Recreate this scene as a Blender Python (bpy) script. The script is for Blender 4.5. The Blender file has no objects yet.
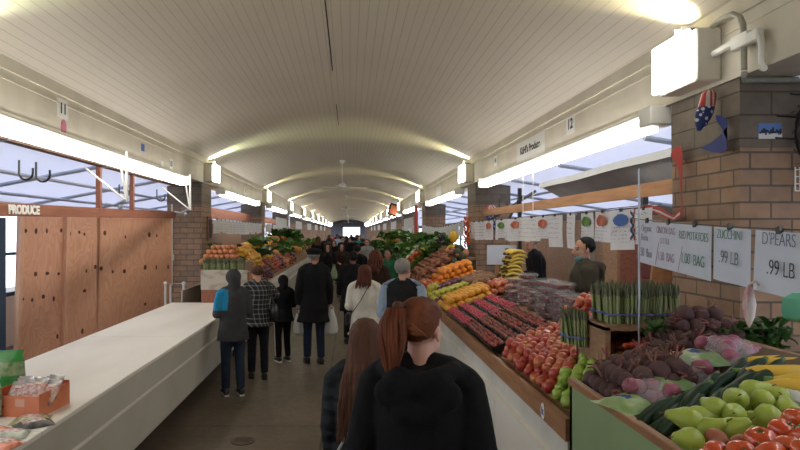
import bpy, bmesh, math, random
from mathutils import Vector, Matrix, noise
PI = math.pi
sc = bpy.context.scene
COL = sc.collection
R = random.Random(7)
F = 580.0
EYE = 1.95
def P(px, py, Y):
    return Vector(((px-350)*Y/F, Y, EYE-(py-232)*Y/F))

# ------------------------------------------------------------------ materials
MATS = {}
def nd(nt, t, **kw):
    n = nt.nodes.new(t)
    for k, v in kw.items():
        setattr(n, k, v)
    return n
def c4(c): return (c[0], c[1], c[2], 1)
def pmat(name, col, rough=.6, col2=None, nscale=8, nstretch=(1, 1, 1), ncon=(.35, .65), rnd=None, bump=None,
         metal=0, emit=None, alpha=1, sheen=0, trans=0, coat=0, sss=0, spec=.5):
    """Principled material: base colour noise-mixed with col2, random per-object mix towards rnd."""
    m = bpy.data.materials.new(name); m.use_nodes = True
    nt = m.node_tree; b = nt.nodes['Principled BSDF']
    b.inputs['Roughness'].default_value = rough; b.inputs['Metallic'].default_value = metal
    b.inputs['Base Color'].default_value = c4(col)
    b.inputs['Specular IOR Level'].default_value = spec
    if coat: b.inputs['Coat Weight'].default_value = coat; b.inputs['Coat Roughness'].default_value = .15
    if sss:
        b.inputs['Subsurface Weight'].default_value = sss
        b.inputs['Subsurface Radius'].default_value = (.02, .008, .004)
    if sheen: b.inputs['Sheen Weight'].default_value = sheen
    if trans: b.inputs['Transmission Weight'].default_value = trans
    if alpha < 1: b.inputs['Alpha'].default_value = alpha
    out = None
    tc = nd(nt, 'ShaderNodeTexCoord'); mp = nd(nt, 'ShaderNodeMapping')
    mp.inputs['Scale'].default_value = nstretch
    nt.links.new(tc.outputs['Object'], mp.inputs['Vector'])
    if col2 is not None:
        n = nd(nt, 'ShaderNodeTexNoise'); n.inputs['Scale'].default_value = nscale; n.inputs['Detail'].default_value = 4
        nt.links.new(mp.outputs[0], n.inputs['Vector'])
        r = nd(nt, 'ShaderNodeValToRGB')
        r.color_ramp.elements[0].position = ncon[0]; r.color_ramp.elements[1].position = ncon[1]
        r.color_ramp.elements[0].color = c4(col); r.color_ramp.elements[1].color = c4(col2)
        nt.links.new(n.outputs['Fac'], r.inputs['Fac']); out = r.outputs['Color']
    if rnd is not None:
        oi = nd(nt, 'ShaderNodeObjectInfo')
        mx = nd(nt, 'ShaderNodeMix', data_type='RGBA')
        nt.links.new(oi.outputs['Random'], mx.inputs['Factor'])
        if out: nt.links.new(out, mx.inputs['A'])
        else: mx.inputs['A'].default_value = c4(col)
        mx.inputs['B'].default_value = c4(rnd); out = mx.outputs['Result']
    if out: nt.links.new(out, b.inputs['Base Color'])
    if bump:
        n = nd(nt, 'ShaderNodeTexNoise'); n.inputs['Scale'].default_value = bump[0]; n.inputs['Detail'].default_value = 3
        nt.links.new(mp.outputs[0] if len(bump) > 2 else tc.outputs['Object'], n.inputs['Vector'])
        bp = nd(nt, 'ShaderNodeBump'); bp.inputs['Strength'].default_value = bump[1]; bp.inputs['Distance'].default_value = .02
        nt.links.new(n.outputs['Fac'], bp.inputs['Height']); nt.links.new(bp.outputs[0], b.inputs['Normal'])
    if emit:
        b.inputs['Emission Color'].default_value = c4(emit[0]); b.inputs['Emission Strength'].default_value = emit[1]
    MATS[name] = m
    return m
def mathn(nt, op, a, b=None, c=None):
    n = nd(nt, 'ShaderNodeMath', operation=op)
    for i, v in enumerate((a, b, c)):
        if v is None: continue
        if isinstance(v, (int, float)): n.inputs[i].default_value = v
        else: nt.links.new(v, n.inputs[i])
    return n.outputs[0]

def ceiling_mat():
    m = pmat('painted boards', (.50, .47, .43), .55); nt = m.node_tree; b = nt.nodes['Principled BSDF']
    tc = nd(nt, 'ShaderNodeTexCoord'); sx = nd(nt, 'ShaderNodeSeparateXYZ'); nt.links.new(tc.outputs['Object'], sx.inputs[0])
    u = mathn(nt, 'MULTIPLY', sx.outputs[0], 1/.088)
    fr = mathn(nt, 'FRACT', u); g = mathn(nt, 'SUBTRACT', fr, .5); g = mathn(nt, 'ABSOLUTE', g)
    line = mathn(nt, 'GREATER_THAN', g, .46)
    n = nd(nt, 'ShaderNodeTexNoise'); n.inputs['Scale'].default_value = .8; n.inputs['Detail'].default_value = 5
    nt.links.new(tc.outputs['Object'], n.inputs['Vector'])
    mx = nd(nt, 'ShaderNodeMix', data_type='RGBA'); mx.inputs['A'].default_value = (.49, .44, .375, 1); mx.inputs['B'].default_value = (.56, .515, .45, 1)
    nt.links.new(n.outputs['Fac'], mx.inputs['Factor'])
    # some grooves stand out more than others
    fl = mathn(nt, 'FLOOR', u); wn = nd(nt, 'ShaderNodeTexNoise'); wn.inputs['Scale'].default_value = .7
    cb = nd(nt, 'ShaderNodeCombineXYZ'); nt.links.new(fl, cb.inputs[0]); y2 = mathn(nt, 'MULTIPLY', sx.outputs[1], .3); nt.links.new(y2, cb.inputs[1])
    nt.links.new(cb.outputs[0], wn.inputs['Vector'])
    lf = mathn(nt, 'MULTIPLY', line, wn.outputs['Fac'])
    m2 = nd(nt, 'ShaderNodeMix', data_type='RGBA'); nt.links.new(lf, m2.inputs['Factor']); nt.links.new(mx.outputs['Result'], m2.inputs['A'])
    m2.inputs['B'].default_value = (.22, .2, .17, 1); nt.links.new(m2.outputs['Result'], b.inputs['Base Color'])
    bp = nd(nt, 'ShaderNodeBump'); bp.inputs['Strength'].default_value = .5; bp.inputs['Distance'].default_value = .004; bp.invert = True
    nt.links.new(line, bp.inputs['Height']); nt.links.new(bp.outputs[0], b.inputs['Normal'])
    return m
def floor_mat():
    m = pmat('brown concrete', (.1, .08, .06), .42); nt = m.node_tree; b = nt.nodes['Principled BSDF']
    tc = nd(nt, 'ShaderNodeTexCoord'); sx = nd(nt, 'ShaderNodeSeparateXYZ'); nt.links.new(tc.outputs['Object'], sx.inputs[0])
    n = nd(nt, 'ShaderNodeTexNoise'); n.inputs['Scale'].default_value = 1.1; n.inputs['Detail'].default_value = 8; n.inputs['Roughness'].default_value = .65
    nt.links.new(tc.outputs['Object'], n.inputs['Vector'])
    r = nd(nt, 'ShaderNodeValToRGB'); r.color_ramp.elements[0].position = .3; r.color_ramp.elements[1].position = .72
    r.color_ramp.elements[0].color = (.10, .075, .052, 1); r.color_ramp.elements[1].color = (.165, .13, .095, 1)
    nt.links.new(n.outputs['Fac'], r.inputs['Fac'])
    a = mathn(nt, 'ABSOLUTE', mathn(nt, 'ADD', sx.outputs[0], .268)); l1 = mathn(nt, 'LESS_THAN', a, .009)
    f = mathn(nt, 'FRACT', mathn(nt, 'MULTIPLY', sx.outputs[1], 1/2.915)); f = mathn(nt, 'ABSOLUTE', mathn(nt, 'SUBTRACT', f, .5)); l2 = mathn(nt, 'GREATER_THAN', f, .4975)
    l = mathn(nt, 'MAXIMUM', l1, l2)
    mx = nd(nt, 'ShaderNodeMix', data_type='RGBA'); nt.links.new(l, mx.inputs['Factor']); nt.links.new(r.outputs[0], mx.inputs['A']); mx.inputs['B'].default_value = (.03, .024, .02, 1)
    nt.links.new(mx.outputs['Result'], b.inputs['Base Color'])
    n2 = nd(nt, 'ShaderNodeTexNoise'); n2.inputs['Scale'].default_value = 14; nt.links.new(tc.outputs['Object'], n2.inputs['Vector'])
    rr = nd(nt, 'ShaderNodeMapRange'); rr.inputs['To Min'].default_value = .32; rr.inputs['To Max'].default_value = .6
    nt.links.new(n2.outputs['Fac'], rr.inputs['Value']); nt.links.new(rr.outputs[0], b.inputs['Roughness'])
    return m
def brick_mat(name, c1, c2, mortar, w, h, ms=.008):
    m = pmat(name, c1, .85); nt = m.node_tree; b = nt.nodes['Principled BSDF']
    uv = nd(nt, 'ShaderNodeUVMap'); bk = nd(nt, 'ShaderNodeTexBrick')
    nt.links.new(uv.outputs[0], bk.inputs['Vector']); bk.inputs['Scale'].default_value = 1
    bk.inputs['Brick Width'].default_value = w; bk.inputs['Row Height'].default_value = h; bk.inputs['Mortar Size'].default_value = ms
    bk.inputs['Mortar Smooth'].default_value = .3
    bk.inputs['Color1'].default_value = c4(c1); bk.inputs['Color2'].default_value = c4(c2); bk.inputs['Mortar'].default_value = c4(mortar)
    n = nd(nt, 'ShaderNodeTexNoise'); n.inputs['Scale'].default_value = 9; n.inputs['Detail'].default_value = 6; nt.links.new(uv.outputs[0], n.inputs['Vector'])
    mx = nd(nt, 'ShaderNodeMix', data_type='RGBA', blend_type='MULTIPLY'); mx.inputs['Factor'].default_value = .5
    nt.links.new(bk.outputs['Color'], mx.inputs['A']); nt.links.new(n.outputs['Color'], mx.inputs['B'])
    hs = nd(nt, 'ShaderNodeHueSaturation'); hs.inputs['Value'].default_value = 1.25; nt.links.new(mx.outputs['Result'], hs.inputs['Color'])
    nt.links.new(bk.outputs['Color'], mx.inputs['A'])
    r = nd(nt, 'ShaderNodeMapRange'); r.inputs['To Min'].default_value = .6; r.inputs['To Max'].default_value = 1.15; nt.links.new(n.outputs['Fac'], r.inputs['Value'])
    vm = nd(nt, 'ShaderNodeVectorMath', operation='SCALE'); nt.links.new(bk.outputs['Color'], vm.inputs[0]); nt.links.new(r.outputs[0], vm.inputs['Scale'])
    nt.links.new(vm.outputs[0], b.inputs['Base Color'])
    bp = nd(nt, 'ShaderNodeBump'); bp.inputs['Strength'].default_value = .7; bp.inputs['Distance'].default_value = .006; bp.invert = True
    nt.links.new(bk.outputs['Fac'], bp.inputs['Height']); nt.links.new(bp.outputs[0], b.inputs['Normal'])
    return m
def plaid_mat():
    m = pmat('black and white plaid', (.02, .02, .02), .9); nt = m.node_tree; b = nt.nodes['Principled BSDF']
    tc = nd(nt, 'ShaderNodeTexCoord'); sx = nd(nt, 'ShaderNodeSeparateXYZ'); nt.links.new(tc.outputs['Object'], sx.inputs[0])
    def st(o, per, w): return mathn(nt, 'LESS_THAN', mathn(nt, 'FRACT', mathn(nt, 'MULTIPLY', o, 1/per)), w)
    xy = mathn(nt, 'ADD', sx.outputs[0], sx.outputs[1])
    s = mathn(nt, 'ADD', st(sx.outputs[2], .07, .2), st(xy, .07, .2))
    s = mathn(nt, 'MULTIPLY', s, .5)
    mx = nd(nt, 'ShaderNodeMix', data_type='RGBA'); nt.links.new(s, mx.inputs['Factor']); mx.inputs['A'].default_value = (.012, .012, .014, 1); mx.inputs['B'].default_value = (.26, .26, .25, 1)
    nt.links.new(mx.outputs['Result'], b.inputs['Base Color']); return m
def ply_mat():
    m = pmat('plywood', (.42, .2, .11), .7); nt = m.node_tree; b = nt.nodes['Principled BSDF']
    tc = nd(nt, 'ShaderNodeTexCoord'); mp = nd(nt, 'ShaderNodeMapping'); mp.inputs['Scale'].default_value = (2.2, 2.2, .55)
    oi = nd(nt, 'ShaderNodeObjectInfo'); vv = nd(nt, 'ShaderNodeVectorMath', operation='ADD'); cb = nd(nt, 'ShaderNodeCombineXYZ')
    nt.links.new(mathn(nt, 'MULTIPLY', oi.outputs['Random'], 30), cb.inputs[0])
    nt.links.new(tc.outputs['Object'], vv.inputs[0]); nt.links.new(cb.outputs[0], vv.inputs[1]); nt.links.new(vv.outputs[0], mp.inputs['Vector'])
    n = nd(nt, 'ShaderNodeTexNoise'); n.inputs['Scale'].default_value = 1.6; n.inputs['Detail'].default_value = 2; n.inputs['Distortion'].default_value = .6
    nt.links.new(mp.outputs[0], n.inputs['Vector'])
    rings = mathn(nt, 'FRACT', mathn(nt, 'MULTIPLY', n.outputs['Fac'], 14))
    r = nd(nt, 'ShaderNodeValToRGB'); r.color_ramp.elements[0].color = (.66, .33, .19, 1); r.color_ramp.elements[1].color = (.78, .43, .27, 1)
    nt.links.new(rings, r.inputs['Fac'])
    n2 = nd(nt, 'ShaderNodeTexNoise'); n2.inputs['Scale'].default_value = 2; nt.links.new(tc.outputs['Object'], n2.inputs['Vector'])
    mx = nd(nt, 'ShaderNodeMix', data_type='RGBA'); mx.inputs['B'].default_value = (.48, .23, .13, 1)
    nt.links.new(mathn(nt, 'MULTIPLY', n2.outputs['Fac'], .35), mx.inputs['Factor']); nt.links.new(r.outputs[0], mx.inputs['A'])
    nt.links.new(mx.outputs['Result'], b.inputs['Base Color']); return m
def clear_mat(name, col=(.9, .95, 1), f=.12, rough=.1):
    m = bpy.data.materials.new(name); m.use_nodes = True; nt = m.node_tree; nt.nodes.clear()
    o = nd(nt, 'ShaderNodeOutputMaterial'); t = nd(nt, 'ShaderNodeBsdfTransparent'); g = nd(nt, 'ShaderNodeBsdfPrincipled'); g.inputs['Roughness'].default_value = rough
    g.inputs['Base Color'].default_value = c4(col); t.inputs['Color'].default_value = c4(col)
    mx = nd(nt, 'ShaderNodeMixShader'); mx.inputs[0].default_value = f
    nt.links.new(t.outputs[0], mx.inputs[1]); nt.links.new(g.outputs[0], mx.inputs[2]); nt.links.new(mx.outputs[0], o.inputs[0])
    MATS[name] = m; return m
def translucent_mat(name, col, tcol, f=.5):
    m = bpy.data.materials.new(name); m.use_nodes = True; nt = m.node_tree; nt.nodes.clear()
    o = nd(nt, 'ShaderNodeOutputMaterial'); t = nd(nt, 'ShaderNodeBsdfTranslucent'); g = nd(nt, 'ShaderNodeBsdfDiffuse')
    g.inputs['Color'].default_value = c4(col); t.inputs['Color'].default_value = c4(tcol)
    mx = nd(nt, 'ShaderNodeMixShader'); mx.inputs[0].default_value = f
    nt.links.new(g.outputs[0], mx.inputs[1]); nt.links.new(t.outputs[0], mx.inputs[2]); nt.links.new(mx.outputs[0], o.inputs[0])
    MATS[name] = m; return m

M_CEIL = ceiling_mat(); M_FLOOR = floor_mat(); M_PLAID = plaid_mat(); M_PLY = ply_mat()
M_BRICK = brick_mat('tan brick', (.46, .285, .18), (.33, .225, .15), (.17, .13, .10), .27, .107)
M_CAPBLOCK = brick_mat('grey block', (.20, .165, .13), (.23, .19, .15), (.12, .1, .08), .6, .15, .006)
M_CREAM = pmat('cream plaster', (.68, .63, .53), .6, (.6, .55, .46), 2.5)
M_WHITEP = pmat('white paint', (.66, .65, .6), .45, (.56, .54, .49), 3, bump=(20, .1))
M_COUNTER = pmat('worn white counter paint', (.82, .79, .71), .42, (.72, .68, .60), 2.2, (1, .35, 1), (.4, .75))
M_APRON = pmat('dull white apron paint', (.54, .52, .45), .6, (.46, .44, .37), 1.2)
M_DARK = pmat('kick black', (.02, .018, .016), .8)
M_STEEL = pmat('galvanised steel', (.42, .46, .52), .4, metal=.6)
M_SHEET = pmat('sheet metal', (.42, .42, .42), .5, (.34, .34, .34), 3, metal=.25)
M_WHITEMETAL = pmat('white metal', (.78, .78, .75), .4)
M_OLDPIPE = pmat('painted pipe', (.42, .42, .36), .5, (.3, .3, .26), 12)
M_REDWOOD = pmat('red stained wood', (.32, .115, .06), .6, (.24, .08, .045), 3, (8, 1, 8))
M_ORWOOD = pmat('pine rail wood', (.48, .25, .11), .6, (.38, .18, .08), 3, (8, 1, 8))
M_BOARD = pmat('counter edge wood', (.38, .19, .09), .5, (.27, .13, .065), 4, (8, 1, 8))
M_CRATE = pmat('crate wood', (.34, .2, .11), .7, (.25, .14, .08), 5, (2, 2, 8))
M_GREENP = pmat('pale green paint', (.30, .42, .22), .45, (.26, .37, .19), 2)
M_MARBLE = pmat('marble laminate', (.5, .45, .37), .35, (.36, .3, .23), 4, (1, 1, 2), (.5, .62))
M_TUBE = pmat('lit diffuser', (1, 1, 1), .5, emit=((1, .955, .86), 8.5))
M_BOXL = pmat('lit box lens', (1, 1, 1), .5, emit=((1, .96, .86), 7))
M_BOXR = pmat('cream housing', (.85, .82, .74), .45)  # pale cream casing of the box lights, no emission
M_PAPER = pmat('paper', (.80, .81, .85), .8, (.72, .74, .79), 4, rnd=(.84, .83, .84))
M_POSTER = pmat('poster paper', (.62, .66, .76), .8, (.57, .62, .72), 5)
M_INK = pmat('black marker', (.03, .035, .05), .8); M_INKG = pmat('green marker', (.04, .2, .08), .8)
M_INKV = pmat('violet marker', (.32, .18, .34), .8); M_INKB = pmat('grey marker', (.12, .15, .22), .8)
M_PICG = pmat('printed green', (.04, .16, .03), .8, (.2, .35, .1), 30); M_PICR = pmat('printed red', (.4, .05, .05), .8, (.6, .25, .15), 30)
M_PICB = pmat('printed blue', (.08, .16, .45), .8)
M_BLACK = pmat('black plastic', (.015, .015, .015), .4)
M_GLASS = clear_mat('window glass', (.93, .97, 1), .06, .05); M_FILM = clear_mat('clear plastic film', (.95, .97, 1), .2, .2)
M_CLAM = clear_mat('clamshell plastic', (.95, .96, .97), .1, .12)
M_CANOPY = translucent_mat('canopy sheet', (.78, .78, .84), (.84, .86, .95), .52)
M_WRAP = translucent_mat('carrier bag film', (.75, .77, .75), (.8, .8, .78), .4)
M_BLUEF = pmat('dark blue frame', (.03, .05, .08), .5)

# ------------------------------------------------------------------ mesh builder
class MB:
    def __init__(s): s.v = []; s.f = []; s.mi = []; s.uv = None; s.cur = 0
    def add(s, vs, fs):
        o = len(s.v); s.v += [tuple(v) for v in vs]
        for f in fs: s.f.append([i+o for i in f]); s.mi.append(s.cur)
        return s
    def box(s, c, d, M=None, bev=0):
        x, y, z = d[0]/2, d[1]/2, d[2]/2
        c = Vector(c)
        if bev and min(x, y, z) > bev:
            bm = bmesh.new(); bmesh.ops.create_cube(bm, size=1)
            bmesh.ops.scale(bm, vec=d, verts=bm.verts)
            bmesh.ops.bevel(bm, geom=bm.edges[:], offset=bev, segments=1, affect='EDGES')
            bm.verts.ensure_lookup_table()
            vs = [v.co.copy() for v in bm.verts]; fs = [[v.index for v in f.verts] for f in bm.faces]; bm.free()
        else:
            vs = [Vector((sx*x, sy*y, sz*z)) for sz in (-1, 1) for sy in (-1, 1) for sx in (-1, 1)]
            fs = [(0, 2, 3, 1), (4, 5, 7, 6), (0, 1, 5, 4), (2, 6, 7, 3), (0, 4, 6, 2), (1, 3, 7, 5)]
        return s.add([(M @ v if M else v)+c for v in vs], fs)
    def bx(s, a, b, bev=0):
        return s.box([(p+q)/2 for p, q in zip(a, b)], [abs(q-p) for p, q in zip(a, b)], None, bev)
    def rings(s, rs, close=True, caps=True):
        n = len(rs[0]); vs = [p for r in rs for p in r]; fs = []
        for i in range(len(rs)-1):
            for j in range(n if close else n-1):
                k = (j+1) % n; fs.append((i*n+j, i*n+k, (i+1)*n+k, (i+1)*n+j))
        if caps: fs.append(list(range(n))[::-1]); fs.append([(len(rs)-1)*n+j for j in range(n)])
        return s.add(vs, fs)
    def tube(s, pts, r, n=8, flat=1, caps=True, up=None):
        pts = [Vector(p) for p in pts]; m = len(pts)
        rr = r if isinstance(r, (list, tuple)) else [r]*m
        t0 = (pts[1]-pts[0]).normalized()
        a = Vector(up) if up else (Vector((0, 0, 1)) if abs(t0.z) < .9 else Vector((1, 0, 0)))
        rs = []
        for i in range(m):
            t = (pts[min(i+1, m-1)]-pts[max(i-1, 0)])
            if t.length < 1e-9: t = t0
            t.normalize(); x = a.cross(t)
            if x.length < 1e-6: x = t.orthogonal()
            x.normalize(); y = t.cross(x); a = y
            q = rr[i]; q = (q, q*flat) if not isinstance(q, (tuple, list)) else q
            rs.append([pts[i]+x*math.cos(2*PI*j/n)*q[0]+y*math.sin(2*PI*j/n)*q[1] for j in range(n)])
        return s.rings(rs, caps=caps)
    def ell(s, c, r, M=None, nu=14, nv=9, fn=None):
        c = Vector(c); vs = [Vector((0, 0, -1))]
        for i in range(1, nv):
            th = PI*i/nv
            for j in range(nu):
                ph = 2*PI*j/nu; vs.append(Vector((math.sin(th)*math.cos(ph), math.sin(th)*math.sin(ph), -math.cos(th))))
        vs.append(Vector((0, 0, 1))); fs = []
        for j in range(nu): fs.append((0, 1+(j+1) % nu, 1+j))
        for i in range(nv-2):
            for j in range(nu):
                a = 1+i*nu+j; b = 1+i*nu+(j+1) % nu; fs.append((a, b, b+nu, a+nu))
        L = 1+(nv-2)*nu
        for j in range(nu): fs.append((L+j, L+(j+1) % nu, len(vs)-1))
        if not isinstance(r, (tuple, list)): r = (r, r, r)
        o = []
        for v in vs:
            w = fn(v) if fn else v
            w = Vector((w.x*r[0], w.y*r[1], w.z*r[2])); o.append((M @ w if M else w)+c)
        return s.add(o, fs)
    def lathe(s, prof, c=(0, 0, 0), n=16, M=None, lob=None):
        c = Vector(c); rs = []
        for (r, z) in prof:
            row = []
            for j in range(n):
                a = 2*PI*j/n; q = r*(lob(a, z) if lob else 1); v = Vector((q*math.cos(a), q*math.sin(a), z))
                row.append((M @ v if M else v)+c)
            rs.append(row)
        return s.rings(rs)
    def sheet(s, fn, nu, nv):
        vs = [fn(i/nu, j/nv) for i in range(nu+1) for j in range(nv+1)]
        fs = [(i*(nv+1)+j, (i+1)*(nv+1)+j, (i+1)*(nv+1)+j+1, i*(nv+1)+j+1) for i in range(nu) for j in range(nv)]
        return s.add(vs, fs)
    def mesh(s, name, mats, smooth=True, sharp=35):
        me = bpy.data.meshes.new(name); me.from_pydata(s.v, [], s.f)
        for m in (mats if isinstance(mats, (list, tuple)) else [mats]): me.materials.append(m)
        if any(s.mi): me.polygons.foreach_set('material_index', s.mi)
        if smooth:
            me.polygons.foreach_set('use_smooth', [True]*len(s.f)); me.set_sharp_from_angle(angle=math.radians(sharp))
        me.update(); return me
def link(name, me, parent=None, loc=(0, 0, 0), rot=(0, 0, 0), scale=None):
    o = bpy.data.objects.new(name, me); COL.objects.link(o); o.location = loc; o.rotation_euler = rot
    if scale: o.scale = scale if isinstance(scale, (tuple, list)) else (scale,)*3
    if parent: o.parent = parent
    return o
def obj(name, mb, mats, parent=None, loc=(0, 0, 0), rot=(0, 0, 0), smooth=True, sharp=35):
    return link(name, mb.mesh(name, mats, smooth, sharp), parent, loc, rot)
def tag(o, label=None, cat=None, group=None, kind=None):
    if label: o['label'] = label
    if cat: o['category'] = cat
    if group: o['group'] = group
    if kind: o['kind'] = kind
    return o
def empty(name, label, cat, loc=(0, 0, 0), rz=0, group=None):
    o = link(name, None, None, loc, (0, 0, rz)); o.empty_display_size = .1
    return tag(o, label, cat, group)
def struct(name, mb, m, parent=None, **k):
    o = obj(name, mb, m, parent, **k)
    if parent is None: o['kind'] = 'structure'
    return o
def dup(root, loc, rot=None, label=None, group=None, scale=None):
    r = root.copy(); COL.objects.link(r); r.location = loc
    if rot is not None: r.rotation_euler = rot
    if scale: r.scale = (scale,)*3
    if label: r['label'] = label
    if group: r['group'] = group
    for ch in root.children:
        c = ch.copy(); COL.objects.link(c); c.parent = r
        for g in ch.children:
            d = g.copy(); COL.objects.link(d); d.parent = c
    return r
FR = {'L': Matrix(((0, 0, 1), (1, 0, 0), (0, 1, 0))).to_4x4(), 'R': Matrix(((0, 0, -1), (-1, 0, 0), (0, 1, 0))).to_4x4(),
      'C': Matrix(((1, 0, 0), (0, 0, -1), (0, 1, 0))).to_4x4()}
def text_mesh(s, size, mat, ext=.0008, bold=0, xs=1):
    cu = bpy.data.curves.new('t', 'FONT'); cu.body = s; cu.size = size; cu.extrude = ext; cu.align_x = 'CENTER'; cu.align_y = 'CENTER'; cu.offset = bold
    o = bpy.data.objects.new('t', cu); COL.objects.link(o); bpy.context.view_layer.update()
    me = bpy.data.meshes.new_from_object(o.evaluated_get(bpy.context.evaluated_depsgraph_get()))
    bpy.data.objects.remove(o); me.materials.clear(); me.materials.append(mat)
    if xs != 1: me.transform(Matrix.Diagonal((xs, 1, 1, 1)))
    return me
def remesh(mb, vox, smooth=3, name='m'):
    me = mb.mesh(name, [M_BLACK], False)
    o = bpy.data.objects.new('tmp', me); COL.objects.link(o)
    m = o.modifiers.new('r', 'REMESH'); m.mode = 'VOXEL'; m.voxel_size = vox; m.use_smooth_shade = True
    if smooth:
        q = o.modifiers.new('s', 'SMOOTH'); q.factor = .5; q.iterations = smooth
    dg = bpy.context.evaluated_depsgraph_get(); dg.update()
    out = bpy.data.meshes.new_from_object(o.evaluated_get(dg)); bpy.data.objects.remove(o); bpy.data.meshes.remove(me)
    out.name = name; out.materials.clear()
    out.polygons.foreach_set('use_smooth', [True]*len(out.polygons))
    return out
ORD = ['first', 'second', 'third', 'fourth', 'fifth', 'sixth', 'seventh', 'eighth', 'ninth', 'tenth', 'eleventh', 'twelfth', 'thirteenth']
# ------------------------------------------------------------------ the hall
XL, XR = -2.95, 2.5
XC = (XL+XR)/2; HW = (XR-XL)/2
EAVE, RISE = EYE+1.49, .6
BOT = EYE+.99
YN, YE = -2.5, 98.0
PY = [3.72+7.8*k for k in range(12)]
PD = .78
RA = (HW*HW+RISE*RISE)/(2*RISE)
def arch(x): return EAVE+RISE-RA+math.sqrt(max(0, RA*RA-(x-XC)**2))
m = MB(); m.bx((-12, YN, -.1), (12, YE+14, 0)); struct('floor', m, M_FLOOR, smooth=False)
m = MB(); N = 40
rs = []
for y in (YN, YE):
    xs = [XL-.05+(XR-XL+.1)*i/N for i in range(N+1)]
    rs.append([(x, y, arch(x)) for x in xs]+[(x, y, arch(x)+.12) for x in reversed(xs)])
m.rings(rs); struct('ceiling', m, M_CEIL, smooth=False)
# edge beams with a projecting top trim
for side, X, s in (('left', XL, -1), ('right', XR, 1)):
    m = MB(); m.bx((X, YN, BOT), (X+s*.34, YE, EAVE+.1)); b = struct('beam_'+side, m, M_CREAM, smooth=False)
    m = MB(); m.bx((X-s*.022, YN, EAVE-.1), (X, YE, EAVE+.02)); m.bx((X-s*.008, YN, EAVE-.185), (X, YE, EAVE-.172)); m.bx((X-s*.02, YN, BOT), (X, YE, BOT+.03))
    b2 = struct('trim_'+('1' if s < 0 else '2'), m, M_CREAM, smooth=False)
def uvbox(mb, name, mat, kind='structure', parent=None):
    me = mb.mesh(name, mat, False); uv = me.uv_layers.new(name='UVMap')
    for p in me.polygons:
        n = p.normal
        for li in p.loop_indices:
            co = me.vertices[me.loops[li].vertex_index].co
            uv.data[li].uv = (co.y if abs(n.x) > .5 else co.x, co.z) if abs(n.z) < .5 else (co.x, co.y)
    o = link(name, me, parent)
    if parent is None: o['kind'] = kind
    return o
for k, y in enumerate(PY):
    for X, s in ((XL, -1), (XR, 1)):
        m = MB(); m.bx((X+s*.001, y, 0), (X+s*.68, y+PD, BOT-.45)); p = uvbox(m, 'brick_pillar', M_BRICK)
        m = MB(); m.bx((X-s*.004, y-.005, BOT-.45), (X+s*.685, y+PD+.005, BOT-.002)); uvbox(m, 'pillar_head', M_CAPBLOCK, parent=p)
# outer side aisles: floor wall, glazing, canopy
XO = 5.8
for side, s, n0 in (('left', -1, 1), ('right', 1, 30)):
    m = MB(); m.bx((s*XO, YN, 0), (s*(XO+.15), YE, .85)); m.bx((s*XO, YN, 2.3), (s*(XO+.15), YE, 2.55)); struct('wall_'+side, m, M_BRICK if s > 0 else M_CREAM, smooth=False)
    k = 0; y = YN
    while y < YE-1:
        L = 1.95 if y < 30 else 9.75
        w = MB(); w.bx((s*(XO+.02), y, .85), (s*(XO+.1), y+.09, 2.3)); w.bx((s*(XO+.02), y+.09, .85), (s*(XO+.1), y+L, .92)); w.bx((s*(XO+.02), y+.09, 2.24), (s*(XO+.1), y+L, 2.3)); w.bx((s*(XO+.03), y+.09, 1.55), (s*(XO+.09), y+L, 1.6))
        f = struct('window_%d' % (n0+k), w, M_BLUEF, smooth=False)
        g = MB(); g.bx((s*(XO+.055), y+.09, .92), (s*(XO+.06), y+L, 2.24)); obj('pane', g, M_GLASS, f, smooth=False)
        y += L; k += 1
    X = XL-.34 if s < 0 else XR+.34
    m = MB(); za, zb = EYE+.97, EYE+.42
    m.rings([[(X, y, za), (s*(XO+.5), y, zb), (s*(XO+.5), y, zb+.02), (X, y, za+.02)] for y in (YN, YE)]); struct('canopy_'+side, m, M_CANOPY, smooth=False)
    m = MB(); m.bx((s*12, YN, 0), (s*12.1, YE, 3))
def canz(x): # height of canopy underside over |x|
    X = 3.29 if x < 0 else 2.84
    return EYE+.97-(abs(x)-X)*.55/(XO+.5-X)
# steel rafters, purlins and posts under the canopies
for side, s, X in (('left', -1, XL-.34), ('right', 1, XR+.34)):
    for i in range(10):
        y = 3.3+2.3*i
        m = MB(); m.tube([(X, y, canz(X)-.06-.0), (s*XO, y, canz(s*XO)-.06)], .028, 8)
        tag(obj('rafter_tube', m, M_STEEL), '%s steel rafter tube under the %s canopy counting from the camera' % (ORD[i] if i < 13 else ['fourteenth', 'fifteenth', 'sixteenth'][i-13], side), 'tube', 'steel rafters under the %s canopy' % side)
    for j, xx in enumerate((X+s*.75, X+s*1.6)):
        m = MB(); m.tube([(xx, 1, canz(xx)-.13), (xx, 30, canz(xx)-.13)], .024, 8)
        tag(obj('purlin_tube', m, M_STEEL), 'long steel purlin running lengthwise under the %s canopy, %s one' % (side, ('inner', 'outer')[j]), 'tube')
# end wall with the bright opening
m = MB(); oy = YE-.2; x0, x1, zt = -1.3, 1.8, 2.75
m.bx((-6.3, oy, 0), (x0, YE, 4.2)); m.bx((x1, oy, 0), (6.3, YE, 4.2)); m.bx((x0, oy, zt), (x1, YE, 4.2))
struct('wall_back', m, pmat('end wall grey', (.2, .2, .24), .7), smooth=False)
m = MB(); m.bx((x0, YE-.1, .0), (x0+.12, YE-.02, zt)); m.bx((x1-.12, YE-.1, 0), (x1, YE-.02, zt)); m.bx((x0+.5, YE-.08, 1.35), (x1-.5, YE-.03, 1.42)); m.bx((x0+.5, YE-.08, 0), (x0+.57, YE-.03, 1.42)); m.bx((x1-.57, YE-.08, 0), (x1-.5, YE-.03, 1.42))
struct('door_1', m, M_BLUEF, smooth=False)
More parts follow.
